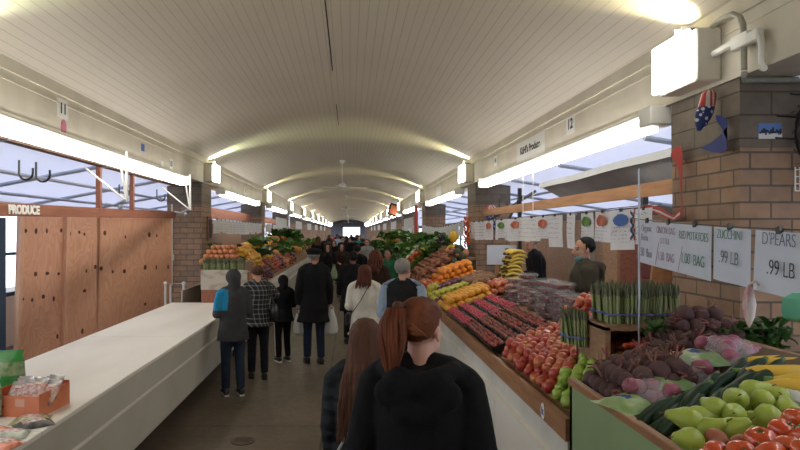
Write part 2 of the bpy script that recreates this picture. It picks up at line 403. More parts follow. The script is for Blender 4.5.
# wall behind the camera
m = MB(); m.bx((-6.3, YN-.15, 0), (6.3, YN, 4.2)); struct('wall_front', m, M_CREAM, smooth=False)
# drain cover in floor
m = MB(); m.lathe([(.001, 0), (.115, 0), (.115, .006), (.095, .009), (.001, .009)], n=24)
for i in range(4): m.box((0, -.045+.03*i, .0105), (.14, .01, .003))
tag(obj('drain_cover', m, pmat('rusty iron', (.09, .06, .045), .6), loc=(-1.0, 5.41, 0)), 'small round metal drain cover in the brown floor', 'drain cover')

# ------------------------------------------------------------------ lights
def tube_light(side, k, y0, y1):
    s = -1 if side == 'left' else 1; X = XL if s < 0 else XR
    e = empty('tube_light', 'long white tube light under the %s beam, %s bay from the camera' % (side, ORD[k]), 'light', (X-s*.03, (y0+y1)/2, 2.855), 0, 'tube lights along the %s beam' % side)
    L = y1-y0
    m = MB(); m.box((s*.05, 0, .05), (.12, L, .07), bev=.01); m.box((-.0, -L/2-.08, .02), (.2, .2, .15), bev=.01); m.box((.0, L/2+.04, 0), (.2, .08, .17), bev=.01)
    obj('housing', m, M_WHITEMETAL, e, smooth=False)
    m = MB(); pr = [(-.07*s, -.075), (.05*s, -.085), (.07*s, .0), (.05*s, .04), (-.05*s, .04), (-.085*s, .0)]
    m.rings([[(x, y, z) for x, z in pr] for y in (-L/2, L/2)]); obj('diffuser', m, M_TUBE, e, sharp=60)
    return e
tube_light('left', 0, -1.5, 3.4)
tube_light('right', 0, -2.3, 2.3)
for k in range(11):
    a = PY[k]+PD
    if k == 0: tube_light('left', 1, a-.1, 10.15)
    else: tube_light('left', k+1, a+.9, a+5.9)
    if k == 0: tube_light('right', 1, a+.25, 10.7)
    else: tube_light('right', k+1, a+.9, a+5.9)
# triangular hanging brackets of left light
for i, yy in enumerate((7.2, 10.05)):
    e = empty('light_bracket', ('white triangular light bracket hanging midway along the left tube light', 'white triangular light bracket at the pillar end of the left tube light')[i], 'bracket', (XL+.12, yy, 2.94), 0, 'white brackets of the left tube light')
    m = MB(); m.box((.06, 0, -.3), (.03, .03, .62)); obj('upright', m, M_WHITEMETAL, e, smooth=False)
    m = MB(); m.tube([(-.02, 0, -.12), (.05, 0, -.58)], .014, 6); m.tube([(-.45, 0, -.2), (.05, 0, -.6)], .014, 6); obj('brace', m, M_WHITEMETAL, e, smooth=False)
    m = MB(); m.tube([(.05, -.04, -.6), (-.1, .02, -.66), (-.22, .03, -.64)], .02, 6); m.ell((-.02, 0, -.68), (.03, .03, .04)); obj('clamp', m, M_STEEL, e)
def box_light(side, k, y):
    s = -1 if side == 'left' else 1; X = XL if s < 0 else XR
    e = empty('box_light', 'boxy glowing light on the %s beam over the %s brick pillar' % (side, ORD[k]), 'light', (X, y, EYE+1.2), 0, 'box lights above the %s pillars' % side)
    D, L, H = .21, .48, .36
    m = MB(); m.box((-s*(D/2-.02), 0, 0), (D-.04, L, H), bev=.01)
    obj('housing', m, M_BOXR, e, smooth=False)
    m = MB(); f = [(-s*(D-.0), -L/2+.01, -H/2+.01), (-s*(D-.0), L/2-.01, -H/2+.01), (-s*(D-.0), L/2-.01, H/2-.01), (-s*(D-.0), -L/2+.01, H/2-.01)]
    m.box((-s*(D+.002), 0, 0), (.04, L-.02, H-.01), bev=.012); obj('lens', m, M_BOXL, e, smooth=False)
    m = MB(); m.box((-s*.1, 0, H/2+.012), (.1, .3, .02)); obj('top_vent', m, M_BLACK, e, smooth=False)
    for q_ in (-1, 1): m = MB(); m.box((-s*.1, q_*.04, H/2+.045), (.12, .004, .06)); obj('added_baffle', m, M_WHITEMETAL, e, smooth=False)  # thin plates added beside the spot to narrow its light into a ceiling arc
    return e
UPL = []
for k, y in enumerate(PY):
    for side in ('left', 'right'):
        if k == 0 and side == 'left': pass
        e = box_light(side, k, y+.42)
        s = -1 if side == 'left' else 1
        if True:
            L = bpy.data.lights.new('uplight', 'SPOT'); L.energy = 150 if k else (80 if side == 'right' else 60); L.color = (1, .93, .5) if side == 'right' or k > 1 else (.85, 1, .6); L.spot_size = math.radians(150); L.spot_blend = .9; L.shadow_soft_size = .02
            o = bpy.data.objects.new('uplight', L); COL.objects.link(o); o.parent = e; o.location = (-s*.1, 0, .208)
            o.rotation_euler = (PI, -s*math.radians(42), 0)
# ------------------------------------------------------------------ pipes on the near right pillar
e = empty('conduit_run', 'grey metal conduit and junction boxes on the right beam beside the glowing box light', 'pipe', (XR-.03, 3.72, 2.95))
def pt(px, py, Y): return P(px, py, Y)-Vector(e.location)
m = MB(); q = lambda a, b, o=.0: P(a, b, 2.44*F/(a-350))-Vector(e.location)+Vector((o, 0, 0))
arc = [q(712, 27), q(722, 18), q(732, 14), q(740, 17), q(743, 24), q(744, 40), q(744, 70)]
m.tube(arc, .018, 8); obj('pipe', m, M_OLDPIPE, e)
m = MB(); m.tube([q(744, 72), q(744, 75), Vector((.03, -.04, -.035)), Vector((.9, -.04, -.035))], .018, 8); obj('pipe', m, M_OLDPIPE, e)
m = MB(); m.tube([q(752, 35), q(760, 36), q(762, 45), q(762, 62), q(764, 68), Vector((.1, -.09, .03)), Vector((.95, -.09, .03))], .02, 8); obj('pipe', m, M_WHITEMETAL, e)
m = MB(); m.tube([q(714, 54), q(738, 40)], .024, 8); obj('pipe', m, M_WHITEMETAL, e)
m = MB(); m.box(q(742, 41), (.05, .16, .09), bev=.008); m.box(q(755, 36), (.05, .1, .07), bev=.008); obj('junction_box', m, M_WHITEMETAL, e, smooth=False)
m = MB(); m.tube([Vector((.12, -.035, -.1)), Vector((.12, -.035, .1))], .03, 8); 
# vertical conduit + white pipe frame on left pillar
e = empty('conduit_pipe', 'thin white conduit running down the first visible left pillar', 'pipe', (-3.52, 11.49, 0))
m = MB(); m.tube([(0, -.02, .9), (0, -.02, 2.5)], .014, 6); m.box((0, -.03, 1.45), (.07, .05, .12)); obj('pipe', m, M_WHITEMETAL, e, smooth=False)
e = empty('pipe_frame', 'white plastic pipe frame standing at the end of the long white counter', 'pipe frame', (-2.98, 9.8, 0))
m = MB(); m.tube([(-.14, 0, 0), (-.14, 0, 1.08), (.17, 0, 1.08), (.17, 0, 0)], .022, 8); m.tube([(-.06, .02, .4), (-.06, .02, 1.06)], .016, 8); obj('pipe', m, M_WHITEMETAL, e)
for i in (-.14, .17):
    m = MB(); m.ell((i, 0, 1.08), .034); obj('elbow_joint', m, M_WHITEMETAL, e)
# ------------------------------------------------------------------ beam plates and signs
def plate(side, y, z, w, h, s, size, label, mat=M_WHITEMETAL, cat='sign', xs=1):
    X = XL+.004 if side == 'L' else XR-.004; e = empty('number_plate' if w < .4 else 'stall_sign', label, cat, (X, y, z))
    m = MB(); m.box((0, 0, 0), (w, h, .006)); o = obj('plate', m, mat, e, smooth=False); o.matrix_local = FR[side]
    if s:
        t = link('lettering', text_mesh(s, size, M_INK, bold=size*.03, xs=xs), e); t.matrix_local = Matrix.Translation(((.004 if side == 'L' else -.004), 0, 0)) @ FR[side]
    return e
plate('L', 5.95, EYE+1.26, .22, .2, '11', .15, 'white plate numbered 11 on the left beam')
plate('L', 9.55, EYE+1.0+.12, .16, .17, '13', .12, 'small white plate numbered 13 far along left beam')
plate('L', 8.25, EYE+1.2, .12, .1, '', .1, 'small blue blank sticker on the left beam', M_PICB)
plate('L', 9.1, EYE+1.07, .1, .09, '', .1, 'small white blank tag on the left beam', M_PAPER)
plate('R', 6.57, EYE+1.22, .24, .2, '12', .16, 'white plate numbered 12 on the right beam')
plate('R', 9.95, EYE+1.22, .2, .17, '14', .12, 'small white plate numbered 14 farther along right beam')
plate('R', 8.05, EYE+1.17, 1.25, .3, "KüHl's Produce", .14, "white name board reading KüHl's Produce on right beam", M_WHITEMETAL)
m = MB(); m.lathe([(.001, 0), (.055, 0), (.055, .006), (.001, .006)], n=20)
o = obj('round_sticker', m, pmat('pink sticker', (.5, .16, .24), .5)); o.matrix_local = Matrix.Translation((XL+.001, 5.97, EYE+1.08)) @ FR['L']; o.scale = (1, 1.4, 1); tag(o, 'pink oval sticker below the plate numbered 11', 'sticker')
for k in range(2, 9):
    plate('L', PY[k]-3, EYE+1.15, .22, .2, str(13+2*k), .14, 'distant white number plate on left beam before the %s pillar' % ORD[k])
    plate('R', PY[k]-3, EYE+1.15, .9 if k < 5 else .22, .24, ('' if k < 5 else str(12+2*k)), .14, ('distant blank white board on right beam before the %s pillar' % ORD[k]) if k < 5 else 'distant white number plate on right beam before the %s pillar' % ORD[k])
# ------------------------------------------------------------------ ceiling fans
def fan(k, y):
    z = arch(XC)
    e = empty('ceiling_fan', '%s white ceiling fan along the crown of the vaulted ceiling' % ('nearest', 'second', 'third', 'fourth', 'fifth')[k], 'ceiling fan', (XC, y, z), R.random(), 'ceiling fans along the aisle')
    m = MB(); m.lathe([(.001, -.09), (.05, -.09), (.08, -.02), (.08, 0), (.001, 0)], n=16); obj('mount', m, M_WHITEMETAL, e)
    m = MB(); m.tube([(0, 0, -.05), (0, 0, -.66)], .016, 8); obj('rod', m, M_WHITEMETAL, e)
    m = MB(); m.lathe([(.001, -.84), (.06, -.84), (.12, -.8), (.12, -.72), (.07, -.66), (.001, -.65)], n=20); obj('motor', m, M_WHITEMETAL, e)
    for i in range(3):
        a = 2*PI*i/3; Mz = Matrix.Rotation(a, 3, 'Z') @ Matrix.Rotation(.15, 3, 'X')
        m = MB(); m.box(Mz @ Vector((.2, 0, 0))+Vector((0, 0, -.79)), (.2, .03, .01), Mz); m.box(Mz @ Vector((.5, 0, 0))+Vector((0, 0, -.79)), (.5, .12, .008), Mz); obj('blade', m, M_WHITEMETAL, e, smooth=False)
for k in range(5): fan(k, 16.9+15.6*k)
# seam strip on ceiling crown
m = MB()
for y0, y1 in ((4.6, 7.5), (9.5, 11.3)): m.bx((XC-.006, y0, arch(XC)-.004), (XC+.006, y1, arch(XC)))
struct('trim_3', m, M_DARK, smooth=False)

# ------------------------------------------------------------------ left side: counter, plywood, rails
e = empty('market_counter', 'long empty white painted market counter running along the left side', 'counter', (XL, 0, 0))
Y0, Y1 = -1.5, 9.05
def cb(name, a, b, mat, par=e, bev=0):
    m = MB(); m.bx([p-q for p, q in zip(a, (XL, 0, 0))], [p-q for p, q in zip(b, (XL, 0, 0))], bev); return obj(name, m, mat, par, smooth=False)
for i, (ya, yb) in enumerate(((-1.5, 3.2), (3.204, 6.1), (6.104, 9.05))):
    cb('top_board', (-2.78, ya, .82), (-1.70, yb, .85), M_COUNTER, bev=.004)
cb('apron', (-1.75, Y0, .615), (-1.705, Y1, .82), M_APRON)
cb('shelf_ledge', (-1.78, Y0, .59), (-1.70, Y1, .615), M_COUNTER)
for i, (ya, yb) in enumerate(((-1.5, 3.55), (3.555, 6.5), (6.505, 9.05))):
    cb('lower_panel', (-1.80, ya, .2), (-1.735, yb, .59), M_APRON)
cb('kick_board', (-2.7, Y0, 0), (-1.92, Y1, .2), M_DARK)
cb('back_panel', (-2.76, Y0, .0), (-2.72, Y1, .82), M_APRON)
# plywood shutters standing behind
A = Vector((-4.93, 8.5, 0)); B = Vector((-3.42, 11.1, 0)); d = (B-A).normalized(); nrm = Vector((d.y, -d.x, 0)); LT = (B-A).length
zt = EYE+.34; Mz = Matrix((( d.x, -d.y, 0), (d.y, d.x, 0), (0, 0, 1)))
fr = [0, .242, .462, 1]; M_STUD = pmat('pale stud wood', (.72, .42, .26), .7, (.62, .34, .2), 5, (6, 6, 1)); M_KNOT = pmat('knots', (.10, .035, .02), .7)
def ply(i, lab):
    a, b = fr[i]*LT-.006, fr[i+1]*LT+.001
    c = A+d*(a+b)/2
    e = empty('plywood_sheet', lab, 'plywood', (c.x, c.y, 0), math.atan2(d.y, d.x), 'plywood sheets behind the white counter')
    w = b-a
    if i < 2:
        m = MB(); m.box((-w/2+.03, -.055, zt/2), (.05, .09, zt-.02)); obj('stud', m, M_STUD, e, smooth=False); e.rotation_euler = (0, .028, e.rotation_euler.z)
    m = MB(); m.box((0, 0, zt/2), (w, .018, zt)); m.cur = 1
    for zz in (.35, .95, 1.33, 1.95) if i < 2 else (.6, 1.3, 1.9):
        for q in range(4 if i < 2 else 7):
            if R.random() < .35: continue
            xx = (q+.5)/(4 if i < 2 else 7)*w-w/2+R.uniform(-.05, .05)
            m.ell((xx, -.009, zz+R.uniform(-.04, .05)), (R.uniform(.016, .034), .003, R.uniform(.024, .05)), nu=8, nv=6)
    obj('sheet', m, [M_PLY, M_KNOT], e, smooth=False)
ply(0, 'leftmost narrow plywood sheet with a stud on its left edge'); ply(1, 'middle narrow plywood sheet between two studs'); ply(2, 'wide plywood sheet standing right next to the brick pillar')
# rails and posts of the left stall
def beamthing(name, a, b, w, h, mat, label, cat='rail'):
    a = Vector(a); b = Vector(b); t = b-a; m = MB(); up = Vector((0, 0, 1)) if abs(t.normalized().z) < .9 else Vector((0, 1, 0))
    x = up.cross(t).normalized()*w/2; y = t.cross(x).normalized()*h/2
    m.rings([[p+x+y-a, p-x+y-a, p-x-y-a, p+x-y-a] for p in (a, b)]); return tag(obj(name, m, mat, loc=a, smooth=False), label, cat)
r0 = beamthing('sign_rail', (-3.42, 2.6, 2.11), (-3.42, 11.3, 2.28), .04, .13, M_REDWOOD, 'red-brown wooden rail carrying the word PRODUCE on the left stall')
tx = link('lettering', text_mesh('PRODUCE', .125, pmat('white letters', (.85, .83, .78), .6), ext=.004, bold=.006), None); tx.parent = r0
tx.matrix_local = Matrix.Translation((.026, 3.45, .067)) @ Matrix.Rotation(math.radians(1.1), 4, 'X') @ FR['L'] 
beamthing('hanging_post', (-3.42, 7.9, 2.25), (-3.42, 7.9, 2.86), .06, .06, M_REDWOOD, 'first red-brown post hanging from the left beam above the plywood', 'post')
beamthing('hanging_post', (-3.42, 9.1, 2.27), (-3.42, 9.1, 2.86), .06, .06, M_REDWOOD, 'second red-brown post hanging nearer the left pillar', 'post')
beamthing('wood_plank', (-3.36, -1, 2.86), (-3.36, 11.3, 2.86), .12, .05, pmat('dark plank', (.17, .1, .07), .7), 'dark brown plank fixed behind the left beam', 'plank')
# hooks on the rafters
def hook(x, y, z, lab, r=.07):
    m = MB(); pts = [(0, 0, .06)]+[(r*math.cos(a)*1.0-.0, 0, -r-.02+r*math.sin(a)) for a in [PI*(1-i/10)-.2+.2*i/10 for i in range(0, 11)]]
    pts = [(-r, 0, .08), (-r, 0, -.05)]+[(-r*math.cos(PI*i/8), 0, -.05-r*math.sin(PI*i/8)) for i in range(1, 9)]+[(r, 0, .0)]
    m.tube(pts, .011, 6); tag(obj('steel_hook', m, M_BLACK, loc=(x, y, z)), lab, 'hook', 'hooks under the canopies')
hook(*P(26, 168, 5.9), 'black steel hook hanging under left canopy, left one of the near pair'); hook(*P(43, 170, 5.9), 'black steel hook hanging under left canopy, right one of the near pair')
hook(*P(124, 190, 8.5), 'black steel hook under left canopy beside the second post'); hook(*P(161, 194, 9.8), 'black steel hook under left canopy close to the brick pillar')
hook(*P(503, 203, 10.4), 'black steel hook under right canopy next to the second pillar')
# dark door frame with a bright pane at far left
e = empty('side_door', 'dark blue framed glass door beside the leftmost plywood sheet', 'door', (-5.35, 8.3, 0), math.atan2(d.y, d.x)*.6)
m = MB(); m.box((-.5, 0, 1.08), (.09, .06, 2.16)); m.box((.32, 0, 1.08), (.09, .06, 2.16)); m.box((-.09, 0, 2.12), (.74, .06, .1)); m.box((-.09, 0, .3), (.74, .06, .6)); m.box((-.09, 0, 1.3), (.74, .05, .05)); m.box((-.09, 0, 1.8), (.74, .05, .04)); obj('frame', m, M_BLUEF, e, smooth=False)
m = MB(); m.box((-.09, 0, 1.35), (.74, .01, 1.5)); obj('pane', m, M_GLASS, e, smooth=False)
# goods on the white counter
def packet_mesh(w, l, h, mats, seed):
    rr = random.Random(seed); m = MB(); n = 10
    def top(u, v): e_ = max(0, 1-abs(2*u-1)**3)*max(0, 1-abs(2*v-1)**3); return h*e_+rr.uniform(-.05, .05)*h*e_
    m.sheet(lambda u, v: ((u-.5)*w, (v-.5)*l, .002+top(u, v)), n, n); o = len(m.f)
    m.sheet(lambda u, v: ((u-.5)*w, (.5-v)*l, 0), n, n)
    me = m.mesh('packet', mats, True, 60)
    for p in me.polygons:
        c = p.center
        p.material_index = 1 if abs(c.x) < w*.3 and -l*.25 < c.y < l*.2 else (2 if c.y > l*.3 and len(mats) > 2 else 0)
    return me
M_ORBOX = pmat('orange carton', (.62, .16, .07), .5, (.7, .24, .12), 6); M_KRAFT = pmat('inner carton', (.35, .25, .17), .8)
e = empty('display_carton', 'open orange carton on the white counter holding small snack packets', 'carton', (-2.0, 3.6, .85), -.12)
m = MB(); w, l, h = .36, .30, .125
m.box((0, -l/2, h/2), (w, .004, h)); m.box((0, l/2, h*.6), (w, .004, h*1.2)); m.box((-w/2, 0, h/2), (.004, l, h)); m.box((w/2, 0, h*.55), (.004, l, h*1.1)); m.box((0, 0, .002), (w, l, .004)); obj('carton', m, M_ORBOX, e, smooth=False)
m = MB(); m.box((.06, -l/2-.003, .085), (.06, .002, .045)); obj('price_label', m, pmat('label print', (.75, .4, .3), .6), e, smooth=False)
m = MB(); m.ell((-.09, -l/2-.003, .06), (.05, .002, .018), nu=12, nv=6); obj('emblem', m, pmat('dark red print', (.25, .03, .03), .5), e)
mats_snack = [pmat('red packet', (.5, .12, .08), .3, (.75, .6, .5), 25), pmat('white print', (.75, .7, .66), .4, (.4, .1, .08), 40), pmat('silver seal', (.6, .6, .6), .25, metal=.6)]
pk = packet_mesh(.11, .16, .018, mats_snack, 1)
for i in range(12):
    o = link('snack_packet', pk, None, (-2.05+R.uniform(-.01, .01)+.04*(i % 6), 3.56+.07*(i//6), .955+.008*(i % 4)), (math.radians(48+R.uniform(-8, 8)), 0, -.25+R.uniform(-.1, .1)))
    tag(o, 'small red and white snack packet standing in the orange carton', 'packet', 'snack packets in the orange carton')
def standbag(x, y, w, h, mats, label, rz):
    m = MB(); n = 12
    def ring(z, a, b): return [(a*math.cos(2*PI*j/20)*(1 if abs(math.cos(2*PI*j/20)) < .9 else 1.05), b*math.sin(2*PI*j/20), z) for j in range(20)]
    m.rings([ring(0, w*.45, w*.25), ring(h*.1, w*.5, w*.3), ring(h*.45, w*.5, w*.28), ring(h*.75, w*.47, w*.16), ring(h*.88, w*.42, .012), ring(h, w*.44, .006)])
    me = m.mesh('bag', mats, True, 50)
    for p in me.polygons:
        c = p.center
        if len(mats) > 1 and h*.3 < c.z < h*.62: p.material_index = 1
    tag(link('snack_bag', me, None, (x, y, .85), (-.1, 0, rz)), label, 'bag')
G1 = pmat('green glossy bag', (.02, .16, .03), .25, (.05, .3, .06), 9, bump=(18, .4)); G2 = pmat('bag print', (.3, .36, .2), .3, (.08, .2, .05), 30)
standbag(-2.34, 3.9, .27, .3, [G1, G2], 'tall glossy green snack bag standing behind the orange carton', .15)
standbag(-2.18, 3.42, .22, .24, [pmat('white bag', (.55, .6, .54), .3, (.1, .3, .12), 8, bump=(15, .4)), G2], 'white and green snack bag at the left edge of the counter', .1)
cols = [((.25, .25, .12), 'olive'), ((.45, .14, .08), 'red'), ((.5, .45, .3), 'yellow and tan'), ((.08, .18, .4), 'blue'), ((.3, .33, .28), 'grey'), ((.05, .05, .05), 'black')]
for i, (x, y, rz, ci) in enumerate([(-1.86, 3.38, .2, 0), (-1.98, 3.18, -.1, 1), (-1.84, 3.12, .3, 4), (-2.0, 2.98, .1, 2), (-1.86, 2.86, -.2, 3), (-1.8, 3.3, .7, 5), (-1.92, 2.72, .2, 1), (-2.12, 3.05, .4, 4), (-2.1, 3.2, -.3, 3), (-1.8, 2.98, -.2, 1)]):
    c = cols[ci]; me = packet_mesh(.2, .15, .03, [pmat('%s packet' % c[1], c[0], .25, tuple(min(1, q*2+.1) for q in c[0]), 22, bump=(20, .4)), mats_snack[1]], i+3)
    tag(link('flat_packet', me, None, (x, y, .852), (0, 0, rz)), 'flat %s snack packet lying in front of the orange carton' % c[1], 'packet', 'flat packets on the white counter')
# ------------------------------------------------------------------ right counters
FX = 1.14
def zr(x, far=False): return .94+(.75 if far else .35)*max(0, x-FX-.03)
def stand(ya, yb, label, far=False, side=1, fx=FX, top=.94, x1=.95):
    """display counter with sloping shelf; side=1 right, -1 left"""
    e = empty('display_counter', label, 'counter', (side*fx, (ya+yb)/2, 0), 0, None)
    def b(name, x0, x1, z0, z1, mat, y0=ya, y1=yb, bev=0):
        m = MB(); m.bx((side*x0, y0-(ya+yb)/2, z0), (side*x1, y1-(ya+yb)/2, z1), bev); return obj(name, m, mat, e, smooth=False)
    b('front_board', 0, .03, top-.1, top+.02, M_BOARD if side > 0 else M_COUNTER)
    b('upper_panel', .012, .04, top-.24, top-.1, M_WHITEP)
    b('ledge', -.03, .06, top-.275, top-.24, M_COUNTER)
    L = yb-ya; n = max(1, round(L/2.2))
    for i in range(n): b('lower_panel', .035, .06, .12, top-.275, M_COUNTER if side > 0 else M_APRON, ya+L*i/n+.003, ya+L*(i+1)/n-.003)
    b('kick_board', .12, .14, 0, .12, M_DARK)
    s = .75 if far else .35
    m = MB(); x0 = .03; z0 = top-.03; hy = L/2
    m.rings([[(side*x0, y, z0-.02), (side*x1, y, z0+s*(x1-x0)-.02), (side*x1, y, z0+s*(x1-x0)), (side*x0, y, z0)] for y in (-hy, hy)]); obj('sloping_shelf', m, M_CRATE, e, smooth=False)
    b('back_panel', .93, .95, 0, z0+s*(x1-.05)-.02 if x1 > .7 else 1.03, M_APRON)
    return e
stand(3.07, 4.72, 'right display counter piled with apples next to green bin')
stand(4.73, 7.15, 'right display counter with berry punnets and clamshells', x1=.64)
stand(7.16, 11.35, 'right display counter with oranges, lemons and other fruit')
stand(11.4, 19.2, 'second bay display counter on the right heaped with greens', True)
stand(19.3, 27, 'third bay display counter on the right, deep in hall', True)
stand(27.1, 50, 'long far right display counter beyond the third pillar', True)
stand(9.1, 19.2, 'left display counter with peaches and yellow peppers past the white counter', True, -1, 1.70, .9, .68)
stand(19.3, 27, 'farther left display counter past the second visible pillar', True, -1, 1.70, .9)
stand(27.1, 50, 'long far left display counter deep in the hall', True, -1, 1.70, .9)
# near green bin, raised
e = empty('green_bin', 'pale green wooden produce bin raised on the near right counter', 'bin', (1.16, 1.9, 0))
GZ = 1.18; GY0, GY1 = .5, 3.06
m = MB(); m.bx((0, GY0-1.9, .5), (.025, GY1-1.9, GZ-.035)); m.bx((0, GY1-1.93, .5), (.9, GY1-1.9, GZ-.035)); obj('side_panel', m, M_GREENP, e, smooth=False)
m = MB(); m.bx((-.008, GY0-1.9, GZ-.035), (.032, GY1-1.89, GZ+.0), .004); obj('top_rail', m, M_BOARD, e, smooth=False)
m = MB(); m.rings([[(.025, y, GZ-.07), (.9, y, GZ-.07+.3*.87), (.9, y, GZ-.05+.3*.87), (.025, y, GZ-.05)] for y in (GY0-1.9, GY1-1.93)]); obj('sloping_shelf', m, M_CRATE, e, smooth=False)
m = MB(); m.bx((.02, GY0-1.9, 0), (.06, GY1-1.9, .5)); m.bx((.86, GY0-1.9, 0), (.9, GY1-1.9, 1.3)); obj('base_panel', m, M_COUNTER, e, smooth=False)
def zg(x): return GZ-.05+.3*(x-1.185)
# round sticker 1 on the board
M_BLUEI = pmat('blue print', (.03, .06, .3), .5)
e = empty('oval_sticker', 'white oval sticker with blue mark on the right counter board', 'sticker', (1.1375, 3.42, .895))
m = MB(); m.lathe([(.001, 0), (.04, 0), (.04, .003), (.001, .003)], n=24); o = obj('disc', m, M_WHITEMETAL, e); o.matrix_local = FR['R']; o.scale = (.8, 1.2, 1)
t = link('mark', text_mesh('k', .06, M_BLUEI, bold=.003), e); t.matrix_local = Matrix.Translation((-.004, 0, 0)) @ FR['R']

# ------------------------------------------------------------------ produce meshes
def jit(seed, a): 
    rr = random.Random(seed); return [rr.uniform(1-a, 1+a) for _ in range(8)]
def apple_fn(r, seed):
    j = jit(seed, .06)
    def fn(v):
        s = math.hypot(v.x, v.y); k = 1+.04*math.sin(5*math.atan2(v.y, v.x))*(.5-v.z*.5)*.5
        z = v.z*.93-(.28*math.exp(-(s/.28)**2) if v.z > 0 else -.16*math.exp(-(s/.25)**2))
        w = 1+.08*v.z
        return Vector((v.x*w*k*j[0], v.y*w*k*j[1], z*j[2]))
    return fn
def mk_round(r, seed, nu=12, nv=9, kind='apple'):
    m = MB()
    if kind == 'apple': m.ell((0, 0, 0), r, None, nu, nv, apple_fn(r, seed))
    elif kind == 'orange':
        j = jit(seed, .04); m.ell((0, 0, 0), r, None, nu, nv, lambda v: Vector((v.x*j[0], v.y*j[1], v.z*.95*j[2]-(.05*math.exp(-(math.hypot(v.x, v.y)/.2)**2) if v.z > 0 else 0))))
    elif kind == 'tomato':
        m.ell((0, 0, 0), r, None, nu+8, nv+3, lambda v: Vector((v.x, v.y, v.z*.8-(.22*math.exp(-(math.hypot(v.x, v.y)/.22)**2) if v.z > 0 else 0)))*(1+.025*math.cos(5*math.atan2(v.y, v.x))))
    elif kind == 'lemon': m.ell((0, 0, 0), (r*1.3, r, r*.95), None, nu, nv+1, lambda v: Vector((v.x*(1+.18*math.exp(-((1-abs(v.x))/.08)**2)), v.y, v.z)))
    elif kind == 'pepper': m.ell((0, 0, 0), (r, r, r*1.15), None, 16, nv, lambda v: Vector((v.x*(1+.12*v.z), v.y*(1+.12*v.z), v.z-.25*math.exp(-(math.hypot(v.x, v.y)/.3)**2)*(1 if v.z > 0 else -.6)))*(1+.09*math.cos(4*math.atan2(v.y, v.x))))
    elif kind == 'potato':
        def f(v):
            n_ = noise.noise(v*1.5+Vector((seed*3.1, 0, 0))); return v*(1+.22*n_)
        m.ell((0, 0, 0), (r*1.7, r*.8, r*.75), None, nu, nv, f)
    return m
M_APR = pmat('red apple skin', (.36, .03, .025), .28, (.52, .16, .06), 9, (1, 1, .4), (.4, .75), rnd=(.44, .05, .035), coat=.3)
M_APP = pmat('blush apple skin', (.48, .05, .035), .3, (.60, .32, .10), 10, (1, 1, .4), (.42, .72), rnd=(.54, .15, .06), coat=.3)
M_APG = pmat('green apple skin', (.24, .40, .04), .28, (.34, .48, .09), 8, rnd=(.3, .44, .06), coat=.3)
M_PEACH = pmat('peach skin', (.55, .17, .09), .75, (.64, .30, .11), 7, rnd=(.6, .25, .12))
M_TOM = pmat('tomato skin', (.52, .05, .015), .2, (.58, .11, .02), 5, rnd=(.56, .075, .02), coat=.6)
M_ORA = pmat('orange peel', (.78, .22, .02), .45, rnd=(.8, .3, .03), bump=(180, .12))
M_YEL = pmat('yellow peel', (.68, .42, .04), .45, (.6, .3, .03), 6, rnd=(.62, .33, .03), bump=(120, .1))
M_PEAR = pmat('pear skin', (.29, .40, .045), .4, (.36, .45, .09), 9, rnd=(.33, .42, .06), bump=(60, .05))
M_PEARR = pmat('red blush pear skin', (.33, .08, .05), .45, (.38, .2, .07), 7)
M_STEM = pmat('dry stem', (.1, .06, .03), .8); M_GSTEM = pmat('green stem', (.1, .2, .04), .6)
M_ZUC = pmat('zucchini skin', (.007, .022, .009), .42, (.014, .042, .014), 25, (1, 1, 1), spec=.2); M_SQ = pmat('yellow squash skin', (.68, .44, .05), .35, (.72, .5, .1), 8)
M_BEET = pmat('beet skin', (.062, .035, .035), .85, (.115, .07, .06), 9, rnd=(.1, .05, .055), bump=(30, .3)); M_BSTEM = pmat('beet stem', (.25, .03, .06), .6, (.25, .2, .12), 10)
M_ONION = pmat('red onion skin', (.26, .05, .10), .35, (.40, .13, .19), 6, (6, 6, 1)); M_ASP = pmat('asparagus stalk', (.20, .27, .08), .6, (.36, .38, .2), 7, (1, 1, .7)); M_ASPT = pmat('asparagus tip', (.11, .14, .055), .7, (.15, .15, .10), 30)
M_LEAF = pmat('dark leaf', (.025, .085, .015), .55, (.05, .14, .025), 10, rnd=(.05, .13, .03)); M_LEAF2 = pmat('light leaf', (.13, .26, .045), .55, (.22, .36, .10), 8, rnd=(.08, .2, .03))
M_CAUL = pmat('cauliflower curd', (.72, .68, .52), .8, bump=(60, .5)); M_SWP = pmat('sweet potato skin', (.27, .10, .055), .8, (.36, .16, .09), 9, rnd=(.3, .13, .08)); M_YUCA = pmat('brown fruit skin', (.17, .09, .045), .9, (.26, .15, .08), 14, rnd=(.34, .2, .13), bump=(60, .3))
M_PLUM = pmat('dark plum skin', (.06, .015, .03), .35, rnd=(.14, .02, .04)); M_BANA = pmat('banana peel', (.70, .50, .07), .45, (.74, .58, .14), 5); M_MELON = pmat('yellow melon rind', (.72, .45, .03), .4, (.66, .38, .03), 8)
M_RPEP = pmat('red pepper skin', (.5, .03, .015), .25, rnd=(.6, .14, .02)); M_YPEP = pmat('yellow pepper skin', (.66, .42, .03), .25, rnd=(.7, .3, .02))
M_STRAW = pmat('strawberry skin', (.50, .075, .05), .3, (.13, .018, .016), 28, (1, 1, 1), (.4, .6), rnd=(.22, .06, .04), bump=(150, .4)); M_RASP = pmat('raspberry skin', (.60, .07, .10), .5, (.38, .03, .06), 40)
M_GRAPE = pmat('red grape skin', (.22, .05, .06), .35, (.32, .12, .11), 30); M_LIME = pmat('yellow green skin', (.45, .5, .08), .4, rnd=(.5, .42, .05)); M_SQB = pmat('dark squash skin', (.05, .06, .03), .6)
STEMM = MB(); STEMM.tube([(0, 0, 0), (.003, 0, .012), (.008, 0, .022)], .0022, 5); STEM = STEMM.mesh('stem', M_STEM)
